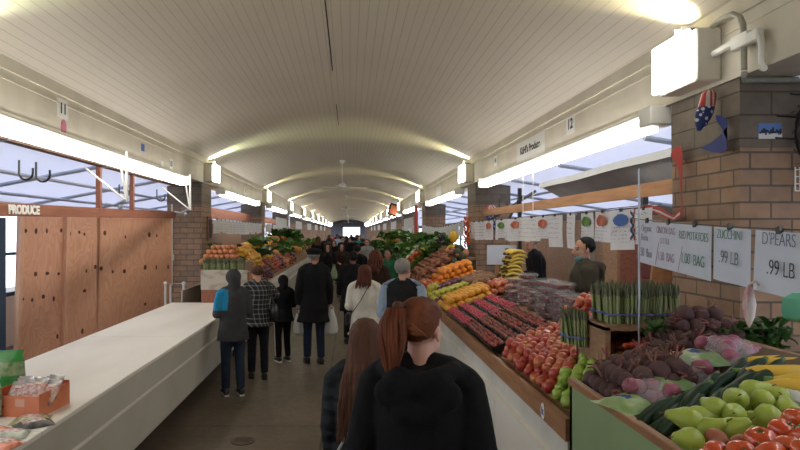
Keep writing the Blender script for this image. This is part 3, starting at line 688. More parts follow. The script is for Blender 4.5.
POOL = {}
def pool(kind, r, mat, n=3):
    k = (kind, r, mat.name)
    if k not in POOL: POOL[k] = [mk_round(r, i+1, kind=kind).mesh(kind, mat, True, 80) for i in range(n)]
    return POOL[k]
def put(name, meshes, p, label, cat, group, rot=None, sc_=1, stem=None):
    rot = rot or (R.uniform(-.7, .7), R.uniform(-.7, .7), R.uniform(0, 6.28))
    o = link(name, R.choice(meshes), None, p, rot, sc_); tag(o, label, cat, group)
    if stem:
        c = link('stem', STEM, o); c.location = (0, 0, stem)
    return o
def pile(name, meshes, r, xr, yr, zf, label, cat, group, layers=1, taper=.6, prob=1, rotf=None, stem=None, dens=1.0, sq=.82, maxn=999, pick=None):
    """hexagonal packing on the surface zf(x), upper layers set back"""
    d = 2*r*dens; n = 0
    for L in range(layers):
        x0, x1 = xr[0]+L*r*1.1, xr[1]-L*r*.4; y0, y1 = yr[0]+L*r*taper*1.5, yr[1]-L*r*taper*1.5
        i = 0; y = y0
        while y <= y1:
            x = x0+(r if i % 2 else 0)
            while x <= x1:
                if n < maxn and R.random() < prob:
                    p = (x+R.uniform(-.24, .24)*r, y+R.uniform(-.24, .24)*r, zf(x)+r*.92+L*2*r*sq+R.uniform(-.08, .22)*r)
                    if pick:
                        q = pick(x, y, L)
                        if q: put(q[0], q[1], p, q[2], q[3], q[4], rotf() if rotf else None, R.uniform(.92, 1.06), stem)
                    else: put(name, meshes, p, label, cat, group, rotf() if rotf else None, R.uniform(.92, 1.06), stem)
                    n += 1
                x += d
            y += d*.866; i += 1
    return n
# --- apples
AR, AP_, AG = pool('apple', .041, M_APR), pool('apple', .041, M_APP), pool('apple', .041, M_APG)
PE = pool('apple', .041, M_PEACH)
def pick_apple(x, y, L):
    gl = ('green_apple', AG, 'green apple in the pile at the near end of the apple counter', 'apple', 'green apples')
    if y < 3.62+.15*math.sin(x*9) and x < 1.55 and y > 3.16: return gl
    if y <= 3.16: return ('peach', PE, 'rosy peach at the counter corner under the green bin', 'peach', 'corner peaches')
    if x > 1.5 and y < 4.0:
        if y < 3.72 or R.random() < .3: return ('peach', PE, 'orange-pink peach between the apples and the asparagus box', 'peach', 'peaches behind the apples')
        return gl if R.random() < .55 else ('red_apple', AR, 'dark red apple among the green ones at the back', 'apple', 'red apples at the back')
    q = R.random()
    if q < (.6 if y < 4.25 else .42): return ('red_apple', AR, 'deep red apple in the big pile beside the berry trays', 'apple', 'red apples')
    return ('blush_apple', AP_, 'red and yellow blush apple in the big pile beside the berry trays', 'apple', 'blush apples')
pile('', None, .041, (1.22, 1.86), (3.1, 4.62), lambda x: zr(x), '', '', '', layers=2, pick=pick_apple)
pile('', None, .041, (1.62, 1.86), (3.95, 4.5), lambda x: zr(x)+.135, '', '', '', layers=3, pick=lambda x, y, L: ('red_apple', AR, 'red apple on the mound crowning the apple pile', 'apple', 'red apples crowning the pile') if R.random() < .7 else ('blush_apple', AP_, 'blush apple on the mound crowning the apple pile', 'apple', 'blush apples crowning the pile'))
# --- punnets of berries
def berries(n, w, l, z, r, mat, seed):
    rr = random.Random(seed); m = MB()
    k = int(w/(1.7*r)); q = int(l/(1.7*r))
    for i in range(k):
        for j in range(q):
            m.ell((-w/2+(i+.5)*w/k+rr.uniform(-.5, .5)*r, -l/2+(j+.5)*l/q+rr.uniform(-.5, .5)*r, z+rr.uniform(-.4, .7)*r), (r, r*.9, r*1.15), Matrix.Rotation(rr.uniform(-1, 1), 3, 'X'), 7, 5)
    return m.mesh('berries', mat, True, 80)
def tray_mesh(w, l, h, mat, t=.003):
    m = MB(); a = .88
    m.rings([[(-w/2*a, -l/2*a, 0), (w/2*a, -l/2*a, 0), (w/2*a, l/2*a, 0), (-w/2*a, l/2*a, 0)], [(-w/2, -l/2, h), (w/2, -l/2, h), (w/2, l/2, h), (-w/2, l/2, h)], [(-w/2+t, -l/2+t, h), (w/2-t, -l/2+t, h), (w/2-t, l/2-t, h), (-w/2+t, l/2-t, h)], [(-w/2*a+t, -l/2*a+t, t), (w/2*a-t, -l/2*a+t, t), (w/2*a-t, l/2*a-t, t), (-w/2*a+t, l/2*a-t, t)]])
    return m.mesh('tray', mat, False)
T1 = tray_mesh(.125, .19, .05, M_BLACK); T2 = tray_mesh(.125, .18, .05, pmat('smoky tray', (.12, .12, .13), .3))
def punnets(xs, ys, mat, r, name, lab, grp, w=.105, l=.165, tray=None):
    bs = [berries(0, w, l, .045, r, mat, s) for s in range(3)]
    for yi, y in enumerate(ys):
        for x in xs:
            o = empty(name, lab, 'punnet', (x+R.uniform(-.004, .004), y+.012*yi*0+R.uniform(-.004, .004), zr(x)+.012), 0, grp); o.rotation_euler = (0, -math.atan(.35), R.uniform(-.04, .04))
            link('tray', tray or T1, o); b = link('berries', R.choice(bs), o); b['kind'] = 'stuff'
punnets([1.24+.137*i for i in range(4)], [4.84+.2*i for i in range(6)], M_STRAW, .016, 'strawberry_punnet', 'black punnet of dark red strawberries on the slope behind apples', 'strawberry punnets')
punnets([1.24+.15*i for i in range(4)], [6.08+.215*i for i in range(5)], M_RASP, .011, 'raspberry_punnet', 'dark punnet of bright pink raspberries beyond the strawberries', 'raspberry punnets', tray=T2)
# clamshell stacks
def clam_proto(mat, nm, r, w=.2, l=.15, h=.075):
    e = empty(nm, 'x', 'clamshell'); m = MB()
    m.rings([[(-w/2*.86, -l/2*.86, 0), (w/2*.86, -l/2*.86, 0), (w/2*.86, l/2*.86, 0), (-w/2*.86, l/2*.86, 0)], [(-w/2, -l/2, h*.72), (w/2, -l/2, h*.72), (w/2, l/2, h*.72), (-w/2, l/2, h*.72)]]); obj('base', m, M_CLAM, e, smooth=False)
    m = MB(); m.rings([[(-w/2-.006, -l/2-.006, h*.72), (w/2+.006, -l/2-.006, h*.72), (w/2+.006, l/2+.006, h*.72), (-w/2-.006, l/2+.006, h*.72)], [(-w/2-.006, -l/2-.006, h*.76), (w/2+.006, -l/2-.006, h*.76), (w/2+.006, l/2+.006, h*.76), (-w/2-.006, l/2+.006, h*.76)], [(-w/2*.9, -l/2*.9, h*.98), (w/2*.9, -l/2*.9, h*.98), (w/2*.9, l/2*.9, h*.98), (-w/2*.9, l/2*.9, h*.98)]]); obj('lid', m, M_CLAM, e, smooth=False)
    m = MB(); rr = random.Random(3)
    for zz in (.016, .036): 
        for i in range(int(w*.8/(1.8*r))):
            for j in range(int(l*.8/(1.8*r))):
                m.ell((-w*.4+(i+.5)*1.85*r+rr.uniform(-.2, .2)*r, -l*.4+(j+.5)*1.85*r, zz+rr.uniform(-.2, .2)*r), r, None, 6, 5)
    b = obj('fruit_filling', m, mat, e); b['kind'] = 'stuff'; return e
cg = clam_proto(M_GRAPE, 'grape_clamshell', .011); cr = clam_proto(M_STRAW, 'berry_clamshell', .012)
first = {'g': cg, 'r': cr}; used = set()
def clam(t, x, y, z, rz, lab, grp):
    o = first[t]
    if t in used: o = dup(o, (x, y, z))
    used.add(t); o.location = (x, y, z); o.rotation_euler = (0, 0, rz); o['label'] = lab; o['group'] = grp
for cx, cy, n, z0 in ((1.98, 5.85, 5, 1.105), (1.97, 5.66, 5, 1.105), (1.98, 5.42, 5, 1.105), (1.97, 5.2, 4, 1.105), (1.96, 5.0, 4, 1.105)):
    for i in range(n): clam('g', cx+R.uniform(-.01, .01), cy+R.uniform(-.01, .01), z0+.076*i, R.uniform(-.08, .08), 'clear clamshell of dark grapes in the stacks behind the strawberry punnets', 'grape clamshells')
for i in range(5): clam('r', 2.04+R.uniform(-.008, .008), 6.65, 1.105+.076*i, R.uniform(-.1, .1), 'clear clamshell of red strawberries stacked right in front of the bananas', 'strawberry clamshells')
for i in range(3): clam('g', 2.02, 6.25, 1.105+.076*i, R.uniform(-.1, .1), 'clear clamshell of dark grapes in the low stack beside strawberry clamshells', 'grape clamshells in the low stack')
for i in range(4): clam('g', 1.99, 6.98, 1.105+.076*i, R.uniform(-.1, .1), 'clear clamshell of dark grapes left of the strawberry clamshell stack', 'grape clamshells left of the strawberries')
# shelf they stand on
m = MB(); m.box((0, 0, 0), (.46, 2.4, .05)); tag(obj('wooden_shelf', m, M_CRATE, loc=(2.03, 5.94, 1.078), smooth=False), 'low wooden shelf holding the clamshell stacks', 'shelf')
# --- lemons, mangos, kiwis, plums, limes, oranges
LEM, MAN = pool('lemon', .036, M_YEL), pool('lemon', .042, pmat('mango skin', (.74, .38, .03), .45, (.62, .42, .05), 7, rnd=(.70, .27, .03)))
def flat(): return (R.uniform(-.3, .3), R.uniform(-.3, .3), R.uniform(0, 6.28))
pile('mango', MAN, .042, (1.22, 1.75), (7.2, 7.8), zr, 'golden yellow mango just past the raspberry punnets', 'mango', 'golden mangos', 2, rotf=flat)
pile('apple_bag_fruit', pool('apple', .04, M_APP), .04, (1.8, 2.0), (7.2, 7.75), zr, 'pinkish fruit right of the golden mangos', 'fruit', 'pinkish fruit by the mangos', 2)
pile('plum', pool('apple', .035, M_PLUM), .035, (1.22, 1.6), (7.92, 8.2), zr, 'dark red plum in the row between mangos and limes', 'plum', 'dark red plums', 1)
pile('yellow_lime', pool('lemon', .034, M_LIME), .034, (1.22, 1.7), (8.27, 8.62), zr, 'yellow-green lime in the row before the dark figs', 'lime', 'yellow-green limes', 2, rotf=flat)
pile('kiwi', pool('lemon', .04, M_YUCA), .04, (1.68, 2.02), (7.9, 9.0), zr, 'rough brown kiwi in the heap next to the bananas', 'kiwi', 'brown kiwis', 2, rotf=flat)
pile('fig', pool('apple', .037, M_PLUM), .037, (1.3, 1.7), (8.75, 9.2), zr, 'nearly black fig in the heap in front of the oranges', 'fig', 'dark figs', 2)
pile('orange', pool('orange', .048, M_ORA), .048, (1.42, 2.02), (9.35, 10.15), lambda x: zr(x)+.02, 'bright orange in the mound halfway down the right counter', 'orange', 'oranges', 3)
pile('tomato', pool('tomato', .042, M_TOM), .042, (1.2, 1.36), (9.35, 9.75), zr, 'small red tomato beside the oranges at the counter edge', 'tomato', 'tomatoes by the oranges', 2)
pile('pale_pepper', pool('pepper', .042, M_LIME), .042, (1.2, 1.36), (8.78, 9.25), zr, 'pale yellow-green pepper at the counter edge below the tomatoes', 'pepper', 'pale peppers', 2)
pile('apple_far', pool('apple', .042, M_APP), .042, (1.2, 1.36), (9.85, 10.2), zr, 'blush apple behind the small red tomatoes', 'apple', 'blush apples behind tomatoes', 2)
pile('sweet_potato', pool('potato', .05, M_SWP), .055, (1.25, 1.95), (10.35, 11.9), lambda x: zr(x, True), 'reddish sweet potato in the brown heap beyond the oranges', 'sweet potato', 'sweet potatoes', 2, rotf=flat, dens=1.2)
pile('squash', pool('pepper', .07, M_SQB), .07, (1.85, 2.05), (10.3, 11.2), lambda x: zr(x, True)-.1, 'dark green squash under the yellow melon shelf', 'squash', 'dark squashes', 2)
# bananas: bunches
def banana_bunch(n=6, r=.017, L=.19):
    e = empty('banana_bunch', 'x', 'bananas')
    for i in range(n):
        a = (i-(n-1)/2)*.22; m = MB(); pts = []; rr = []
        for k in range(9):
            t = k/8; ang = -.75+1.5*t; pts.append((L*.62*math.sin(ang), 0, L*.62*(math.cos(ang)-.75))); rr.append(r*(.3, .65, .95, 1, 1.03, 1, .92, .62, .28)[k])
        m.tube(pts, rr, 7, flat=.92); me = m.mesh('banana', M_BANA, True, 60)
        o = link('banana', me, e); o.location = (0, (i-(n-1)/2)*.031, 0); o.rotation_euler = (0, 0, a*.5)
    m = MB(); m.tube([(-L*.42, -.03, 0), (-L*.5, 0, .0), (-L*.42, .03, 0)], .014, 6); obj('stalk', m, M_STEM, e)
    return e
bb = banana_bunch(); k = 0
for lv in range(8):
    for j in range(2):
        o = bb if k == 0 else dup(bb, (0, 0, 0)); k += 1
        o.location = (2.13+.012*lv-.03*(lv % 2), 7.62+.19*j, 1.32+.05*lv); o.scale = (1.2, 1, 1.15); o.rotation_euler = (R.uniform(-.1, .1), R.uniform(-.15, .15), PI/2*0+.2+R.uniform(-.2, .2)+PI*0)
        o['label'] = 'bunch of ripe yellow bananas in the tall stack before the wooden post'; o['group'] = 'stacked banana bunches'
# price board beside bananas
e = empty('price_board', 'small white price board on a wooden post behind the bananas', 'sign', (2.13, 8.4, 1.2))
def PE_(px, py, Y): return P(px, py, Y)-Vector(e.location)
m = MB(); m.box((0, 0, .16), (.05, .03, .8)); obj('post', m, M_ORWOOD, e, smooth=False)
m = MB(); m.box((.06, -.02, .42), (.42, .012, .28)); obj('board', m, M_POSTER, e, smooth=False)
m = MB(); m.box((.17, -.028, .47), (.12, .004, .09)); obj('picture', m, pmat('dark print', (.06, .08, .12), .6), e, smooth=False)
t = link('lettering', text_mesh('69', .09, M_INK), e); t.matrix_local = Matrix.Translation((.1, -.03, .34)) @ FR['C']
# melons on pillar shelf
c = P(458, 258, 10.9)
e = tag(obj('shelf_board', MB().box((0, 0, 0), (.55, .5, .03)), M_CRATE, loc=(2.12, 11.05, 1.45), smooth=False), 'small wooden shelf carrying the yellow melons by second pillar', 'shelf')
def melon(r, sx, px, z, Y, lab, nm='yellow_melon', mat=M_MELON, cat='melon'):
    m = MB(); m.ell((0, 0, 0), (r*sx, r*sx, r), None, 20, 12, lambda v: v*(1+.02*math.cos(10*math.atan2(v.y, v.x)))); st = None
    o = obj(nm, m, mat, loc=((px-350)*Y/F, Y, z)); tag(o, lab, cat)
    s = MB(); s.tube([(0, 0, r*.95), (.005, 0, r*1.08)], .012, 6); obj('stem', s, M_STEM, o)
melon(.125, 1.0, 452.5, 1.59, 10.95, 'largest round yellow melon on the shelf by second right pillar')
melon(.09, 1, 464, 1.555, 10.95, 'smaller orange-yellow melon beside the largest one', mat=M_PEACH)
melon(.115, .72, 453.5, 1.86, 11.0, 'tall yellow melon standing on top of the largest melon')
for i, (dx, dz, a) in enumerate(((-.12, 0, -.7), (-.05, .02, .5), (-.09, -.06, 1.4))):
    m = MB(); m.tube([(0, 0, -.08), (.01, 0, -.02), (.02, 0, .06), (.03, 0, .1)], [.02, .035, .025, .008], 10)
    tag(obj('eggplant', m, pmat('aubergine skin', (.02, .012, .03), .25) if i == 0 else bpy.data.materials['aubergine skin'], loc=((443-350)*11/F+dx*.5, 11.0, 1.83+dz), rot=(0, a, 0)), 'dark eggplant perched left of the tall yellow melon', 'eggplant', 'eggplants by the melons')
m = MB()
for i in range(26):
    a = i*2.4; zz = .28-i*.022; m.ell((.045*math.cos(a), .045*math.sin(a), zz), (.02, .02, .045), Matrix.Rotation(.6*math.cos(a), 3, 'Y'), 7, 6)
m.tube([(0, 0, .4), (0, 0, -.25)], .012, 5)
tag(obj('pepper_string', m, M_RPEP, loc=(2.26, 11.2, 1.95)), 'string of dried red peppers hanging on the second right pillar', 'peppers')
# --- leafy greens
def leaf(m, p, az, el, L, W, droop, n=5, ruff=.15, seed=0):
    h = Vector((math.cos(az), math.sin(az), 0)); sd = Vector((-math.sin(az), math.cos(az), 0)); pts = []
    rr = random.Random(seed); q = Vector(p); e_ = el
    rows = []
    for i in range(n+1):
        t = i/n; w = W*math.sin(PI*min(1, t*.92+.08))**.7*(.35+.65*min(1, t*2.2))
        if i == n: w *= .25
        c = q.copy(); up = Vector((0, 0, 1))
        rows.append([c-sd*w/2+up*(w*.22+rr.uniform(-ruff, ruff)*W), c-sd*w*.22+up*.0, c+sd*w*.22, c+sd*w/2+up*(w*.22+rr.uniform(-ruff, ruff)*W)])
        d = h*math.cos(e_)+Vector((0, 0, math.sin(e_))); q += d*L/n; e_ -= droop/n
    m.add([v for r in rows for v in r], [(i*4+j, i*4+j+1, (i+1)*4+j+1, (i+1)*4+j) for i in range(n) for j in range(3)])
def greens(seed, n=16, L=.2, W=.11, mat=M_LEAF, el=(.2, 1.3)):
    rr = random.Random(seed); m = MB()
    for i in range(n): leaf(m, (0, 0, 0), rr.uniform(0, 6.28), rr.uniform(*el), L*rr.uniform(.7, 1.1), W*rr.uniform(.7, 1.2), rr.uniform(.4, 1.6), seed=seed*50+i)
    return m.mesh('leaves', mat, True, 80)
GR1 = [greens(i) for i in range(3)]; GR2 = [greens(i+9, mat=M_LEAF2, n=18, W=.14) for i in range(3)]
def heap(xr, yr, zf, kinds, step, label_of, layers=1, grp=''):
    y = yr[0]
    while y < yr[1]:
        x = xr[0]
        while x < xr[1]:
            nm, ms, lab, cat, g, sc0 = R.choice(kinds)
            put(nm, ms, (x+R.uniform(-.3, .3)*step, y+R.uniform(-.3, .3)*step, zf(x)+R.uniform(0, .06)), lab, cat, g, flat(), sc0*R.uniform(.85, 1.2))
            x += step
        y += step
def caul():
    m = MB(); rr = random.Random(5)
    for i in range(26):
        a = rr.uniform(0, 6.28); e_ = rr.uniform(.1, 1.5); m.ell((.06*math.cos(a)*math.cos(e_), .06*math.sin(a)*math.cos(e_), .05*math.sin(e_)), .028, None, 8, 6)
    return m.mesh('curd', M_CAUL)
CA = [caul()]
zf2 = lambda x: zr(x, True)+.12
heap((1.25, 2.1), (12.0, 14.0), zf2, [('leafy_green', GR1, 'dark leafy green bunch on the heap past the second right pillar', 'greens', 'dark greens right', 1.1), ('lettuce', GR2, 'light green lettuce on the heap past the second right pillar', 'lettuce', 'light greens right', 1.1)], .19, None)
heap((1.25, 2.1), (14.1, 19.0), lambda x: zf2(x)+.05, [('leafy_green', GR1, 'dark leafy bunch deeper in the right second bay', 'greens', 'dark greens deep right', 1.5), ('lettuce', GR2, 'light lettuce deeper in the right second bay', 'lettuce', 'light greens deep right', 1.4)], .3, None)
for p in ((1.35, 13.1), (1.5, 13.4), (1.42, 14.2), (1.62, 14.0), (1.9, 12.6)): put('cauliflower', CA, (p[0], p[1], zf2(p[0])+.14), 'white cauliflower sitting among the greens on the right', 'cauliflower', 'cauliflowers', sc_=1.3)
pile('red_pepper', pool('pepper', .05, M_RPEP), .05, (1.25, 1.5), (12.2, 12.7), lambda x: zf2(x)+.1, 'red pepper between the sweet potatoes and greens', 'pepper', 'red peppers', 2)
put('yellow_pepper', pool('pepper', .07, M_YPEP), (1.55, 12.3, zf2(1.5)+.23), 'lone yellow pepper beside the red peppers and greens', 'pepper', None)
fk = [('leafy_green', GR1, 'dark green bunch on the far right counters', 'greens', 'far right greens', 2.2), ('lettuce', GR2, 'light green bunch on the far right counters', 'greens', 'far right light greens', 2.2), ('far_fruit', pool('orange', .12, M_PEACH), 'orange-brown produce on the far right counters', 'produce', 'far right fruit', 1), ('far_pepper', pool('pepper', .11, M_YPEP), 'yellow produce on the far right counters', 'produce', 'far right yellow produce', 1)]
heap((1.3, 2.1), (19.5, 30), lambda x: zf2(x)+.05, fk, .55, None)
# --- left display
ZL = lambda x: .88+.75*max(0, -x-1.73)
lz = lambda x: ZL(x)
e = empty('end_crate', 'crate end with marbled upper panel and brown lower board on white counter', 'crate', (-1.96, 9.03, .85))
m = MB(); m.bx((-.36, -.02, .2), (.36, .02, .51)); obj('upper_panel', m, M_MARBLE, e, smooth=False)
m = MB(); m.bx((-.34, -.015, 0), (.34, .02, .2)); obj('lower_board', m, M_REDWOOD, e, smooth=False)
m = MB(); m.bx((-.36, .021, .42), (.30, .75, .44)); m.bx((-.36, .021, 0), (-.34, .75, .42)); m.bx((.24, .021, 0), (.26, .75, .42)); obj('box_body', m, M_CRATE, e, smooth=False)
def asp_bundle(seed, n=16, h=.23, rr_=.045):
    rr = random.Random(seed); m = MB()
    for i in range(n):
        a = 2.4*i; q = rr_*math.sqrt(i/n); x, y = q*math.cos(a), q*math.sin(a); hh = h*rr.uniform(.88, 1.06)
        k = len(m.f); m.cur = 0; m.tube([(x, y, 0), (x*1.05, y*1.05, hh*.72)], .0065, 6); m.cur = 1
        m.tube([(x*1.05, y*1.05, hh*.72), (x*1.1, y*1.1, hh*.85), (x*1.12, y*1.12, hh)], [.0068, .0085, .002], 6)
    return m.mesh('spears', [M_ASP, M_ASPT], True, 60)
AS = [asp_bundle(i) for i in range(3)]; BM = MB(); BM.lathe([(.05, .05), (.053, .05), (.053, .062), (.05, .062)], n=14); BAND = BM.mesh('band', pmat('rubber band', (.1, .13, .3), .5))
def asparagus(x, y, z, lab, grp, tilt=.06):
    e = empty('asparagus_bundle', lab, 'asparagus', (x, y, z), 0, grp); e.rotation_euler = (R.uniform(-tilt, tilt), R.uniform(-tilt, tilt), R.uniform(0, 6)); s = link('spears', R.choice(AS), e); link('rubber_band', BAND, e)
for i in range(6): asparagus(-2.27+.11*i, 9.12, 1.3, 'green asparagus bundle standing on the crate below left peaches', 'asparagus on the left crate')
for i in range(6): asparagus(-2.27+.11*i, 9.24, 1.3, 'asparagus bundle in the rear row on the left crate', 'rear asparagus on the left crate')
pile('peach', pool('apple', .045, M_PEACH), .045, (-2.40, -1.86), (9.4, 9.95), lambda x: 1.43, 'orange peach in the mound above the asparagus on the left', 'peach', 'left peach mound', 4, taper=.7)
pile('peach', pool('apple', .042, M_PEACH), .042, (-2.0, -1.74), (9.85, 10.95), lambda x: lz(x)+.06, 'orange peach at the front edge of the left display', 'peach', 'left edge peaches', 2)
tag(obj('produce_crate', MB().bx((-.3, -.6, 0), (.3, .5, .22)), M_CRATE, loc=(-2.12, 9.99+.4, 1.2-.0), smooth=False), 'brown crate under the left peach mound', 'crate')
lk1 = [('leafy_green', GR1, 'dark green herb bunch on the left display before yellow peppers', 'herbs', 'left herbs', .8), ('white_radish', pool('lemon', .035, M_CAUL), 'white radish on the left display', 'radish', 'left radishes', 1)]
heap((-2.5, -1.95), (10.6, 11.6), lambda x: lz(x)+.1, lk1, .15, None)
zfl = lambda x: lz(x)+.12
pile('yellow_pepper', pool('pepper', .06, M_YPEP), .06, (-2.4, -1.95), (11.7, 13.0), lambda x: lz(x)+.05, 'yellow pepper in the left heap beside the herbs', 'pepper', 'left yellow peppers', 3)
pile('dark_potato', pool('potato', .055, M_PLUM), .06, (-1.95, -1.74), (11.0, 13.2), lambda x: lz(x)+.02, 'dark purple potato at the front edge of left heap', 'potato', 'left purple potatoes', 2, rotf=flat)
DP, SW, PC = pool('potato', .055, M_PLUM), pool('potato', .055, M_SWP), pool('apple', .05, M_PEACH)
def pick_left(x, y, L):
    k = int(y/.9+x*1.5) % 4
    if R.random() < .25: return None
    return (('sweet_potato', SW, 'reddish sweet potato on the left display in the second bay', 'sweet potato', 'left sweet potatoes'), ('red_apple', AR, 'red apple in a band on the left display in the second bay', 'apple', 'left red apples'), ('purple_potato', DP, 'dark purple potato in a band on the left display in the second bay', 'potato', 'left purple potatoes deep'), ('far_peach', PC, 'orange peach in a band on the left display in the second bay', 'peach', 'left peaches deep'))[k]
pile('', None, .06, (-2.1, -1.74), (13.4, 19.1), lambda x: lz(x)+.03, '', '', '', 2, rotf=flat, pick=pick_left)
heap((-2.5, -2.1), (13.2, 19.0), lambda x: lz(x)+.1, [('yellow_pepper', pool('pepper', .09, M_YPEP), 'yellow pepper on the left display deep in second bay', 'pepper', 'left far yellow peppers', 1), ('orange_squash', pool('potato', .09, M_PEACH), 'orange squash on the left display deep in second bay', 'squash', 'left orange squashes', 1), ('leafy_green', GR1, 'dark leafy bunch on the left display in second bay', 'greens', 'left dark greens', 1.5), ('lettuce', GR2, 'light lettuce on the left display in second bay', 'lettuce', 'left lettuces', 1.4), ('yellow_pepper', pool('pepper', .09, M_YPEP), 'yellow pepper on the left display deep in second bay', 'pepper', 'left far yellow peppers', 1)], .32, None)
heap((-2.6, -1.8), (19.5, 30), lambda x: lz(x)+.15, [(a, b, c_.replace('right', 'left'), d_, g.replace('right', 'left'), s_) for a, b, c_, d_, g, s_ in fk], .55, None)

# --- near bin contents
tag(obj('asparagus_box', MB().bx((0, 0, 0), (.03, .42, .24)).bx((0, 0, .22), (.5, .42, .25)).bx((.47, 0, 0), (.5, .42, .22)).bx((0, .39, 0), (.5, .42, .22)), M_CRATE, loc=(1.47, 3.34, 1.16), smooth=False), 'open wooden box with asparagus standing on its top', 'box')
for i in range(5):
    for j in range(3): asparagus(1.56+.085*i, 3.43+.1*j, 1.41, 'asparagus bundle standing on the wooden box before the near pillar', 'asparagus on the wooden box')
for i in range(3): asparagus(1.44-.02*i, 3.6+.07*i, 1.24-.0, 'asparagus bundle leaning low on the left side of the wooden box', 'low asparagus by the wooden box', .1)
def beet(seed, r):
    rr = random.Random(seed); m = MB(); m.cur = 0
    m.ell((0, 0, 0), (r, r, r*.92), None, 12, 9, lambda v: v*(1+.07*noise.noise(v*2+Vector((seed, 0, 0))))+Vector((0, 0, -.25*math.exp(-(math.hypot(v.x, v.y)/.25)**2) if v.z < 0 else 0)))
    m.tube([(0, 0, -r*.95), (.008, .005, -r*1.4), (.02, 0, -r*1.8)], [r*.18, r*.08, .001], 6); me = m.mesh('beet', M_BEET, True, 70)
    s = MB()
    for i in range(4): a = rr.uniform(0, 6.28); s.tube([(.008*math.cos(a), .008*math.sin(a), r*.8), (.02*math.cos(a), .02*math.sin(a), r*1.3), (.05*math.cos(a), .05*math.sin(a), r*1.8)], .004, 5)
    return me, s.mesh('stems', M_BSTEM)
BT = [beet(i, .046) for i in range(3)]
def put_beet(p, lab, g, s=1):
    b, st = R.choice(BT); o = link('beet', b, None, p, (R.uniform(-1.2, 1.2), R.uniform(-1.2, 1.2), R.uniform(0, 6)), s*R.uniform(.85, 1.1)); tag(o, lab, 'beet', g); link('stems', st, o)
for L in range(2):
    for i in range(5-L):
        for j in range(6-L):
            x, y = 1.25+.075*i+.035*L, 2.66+.068*j+.03*L
            put_beet((x, y, zg(x)+.04+.06*L), 'dull dark beet in the front corner of the green bin', 'beets in the green bin')
for L in range(4):
    for i in range(6-L):
        for j in range(4-L):
            x, y = 1.74+.08*i+.04*L, 3.1+.08*j+.04*L
            put_beet((x, y, 1.31+.062*L), 'large round beet in the mound right of asparagus', 'beets in the mound', .98)
tag(obj('beet_crate', MB().bx((-.33, -.24, 0), (.33, .26, .22)), M_CRATE, loc=(2.08, 3.3, 1.05), smooth=False), 'wooden crate beneath the mound of large beets', 'crate')
for L in range(2):
    for i in range(4): put_beet((1.60+.07*i, 2.95+.06*L, 1.30+.05*L), 'beet with stems lying in front of the asparagus box', 'beets before the asparagus box', .9)
o = put('leafy_green', GR1, (1.66, 3.16, 1.4), 'small dark leafy tuft between asparagus box and beets', 'greens', None, (0, 0, 0), .5)
m = MB(); rr = random.Random(8)
for i in range(110): leaf(m, (rr.uniform(-.16, .12), rr.uniform(-.08, .06), rr.uniform(0, .16)), rr.uniform(0, 6.28), rr.uniform(.1, 1.2), .11, .055, 1.2, 4, seed=i)
tag(obj('kale_bunch', m, M_LEAF, loc=(2.2, 3.16, 1.27), rot=(0, 0, 0)), 'dark bushy greens against the near brick pillar', 'greens')
m = MB(); 
for i in range(3): m.tube([(0, 0, 0), (.03*(i-1), 0, .02), (.06*(i-1), -.01, 0)], .006, 6)
for i in range(7): m.ell((.03*(i-3), .01*(i % 3), .01), (.016, .016, .013), None, 8, 6)
tag(obj('red_chili', m, M_RPEP, loc=(1.64, 3.3, 1.3), rot=(0, 0, .3)), 'little heap of bright red chillies inside the wooden box', 'chillies')
# zucchini
def zuc(seed, L=.22, r=.024, mat=M_ZUC, neck=1):
    rr = random.Random(seed); b = rr.uniform(-.02, .02); m = MB(); pts = []; rs = []
    for k in range(9):
        t = k/8; pts.append((L*(t-.5), b*math.sin(PI*t), 0)); rs.append(r*(.55, .9, 1, 1.02, 1, .97, .92, .82*neck, .5*neck)[k])
    m.tube(pts, rs, 12); me = m.mesh('zucchini', mat, True, 50); s = MB(); s.tube([(L*.5, 0, 0), (L*.5+.022, 0, .002)], [r*.45, r*.38], 7); return me, s.mesh('stem', M_GSTEM)
ZU = [zuc(i, .23, .026) for i in range(4)]
zl = [(656, 410, 2.42, .55), (665, 417, 2.36, .5), (678, 421, 2.3, .45), (690, 406, 2.35, .75), (697, 395, 2.4, .75), (706, 404, 2.35, .7), (712, 410, 2.3, .7), (733, 371, 2.62, .7), (752, 380, 2.55, .5), (742, 388, 2.5, .45), (722, 385, 2.5, .65), (766, 388, 2.5, .3), (745, 397, 2.45, .3), (702, 386, 2.5, .55), (728, 398, 2.38, .7), (668, 410, 2.45, .5)]
for i, (px, py, Y, a) in enumerate(zl):
    p = P(px, py, Y); me, st = ZU[i % 4]; z = max(p.z-.01, zg(p.x)+.03)
    o = link('zucchini', me, None, (p.x, p.y, z), (0, -.32, a*.5+.27+R.uniform(-.05, .05)), R.uniform(.95, 1.1)); tag(o, 'dark green zucchini in the diagonal pile between onions and pears', 'zucchini', 'zucchini in the green bin'); link('stem', st, o)
SQ = [zuc(i+20, .2, .027, M_SQ, .75) for i in range(3)]
for i, (px, py, Y, a) in enumerate([(776, 372, 2.5, -.5), (790, 378, 2.45, -.7), (785, 388, 2.35, -.1), (800, 386, 2.3, -.5), (782, 366, 2.6, -.4), (768, 362, 2.7, -.3), (812, 380, 2.3, -.4)]):
    p = P(px, py, Y); me, st = SQ[i % 3]; o = link('yellow_squash', me, None, p, (0, .1, a+PI), 1.3); tag(o, 'smooth yellow squash right of the zucchini', 'squash', 'yellow squashes'); link('stem', st, o)
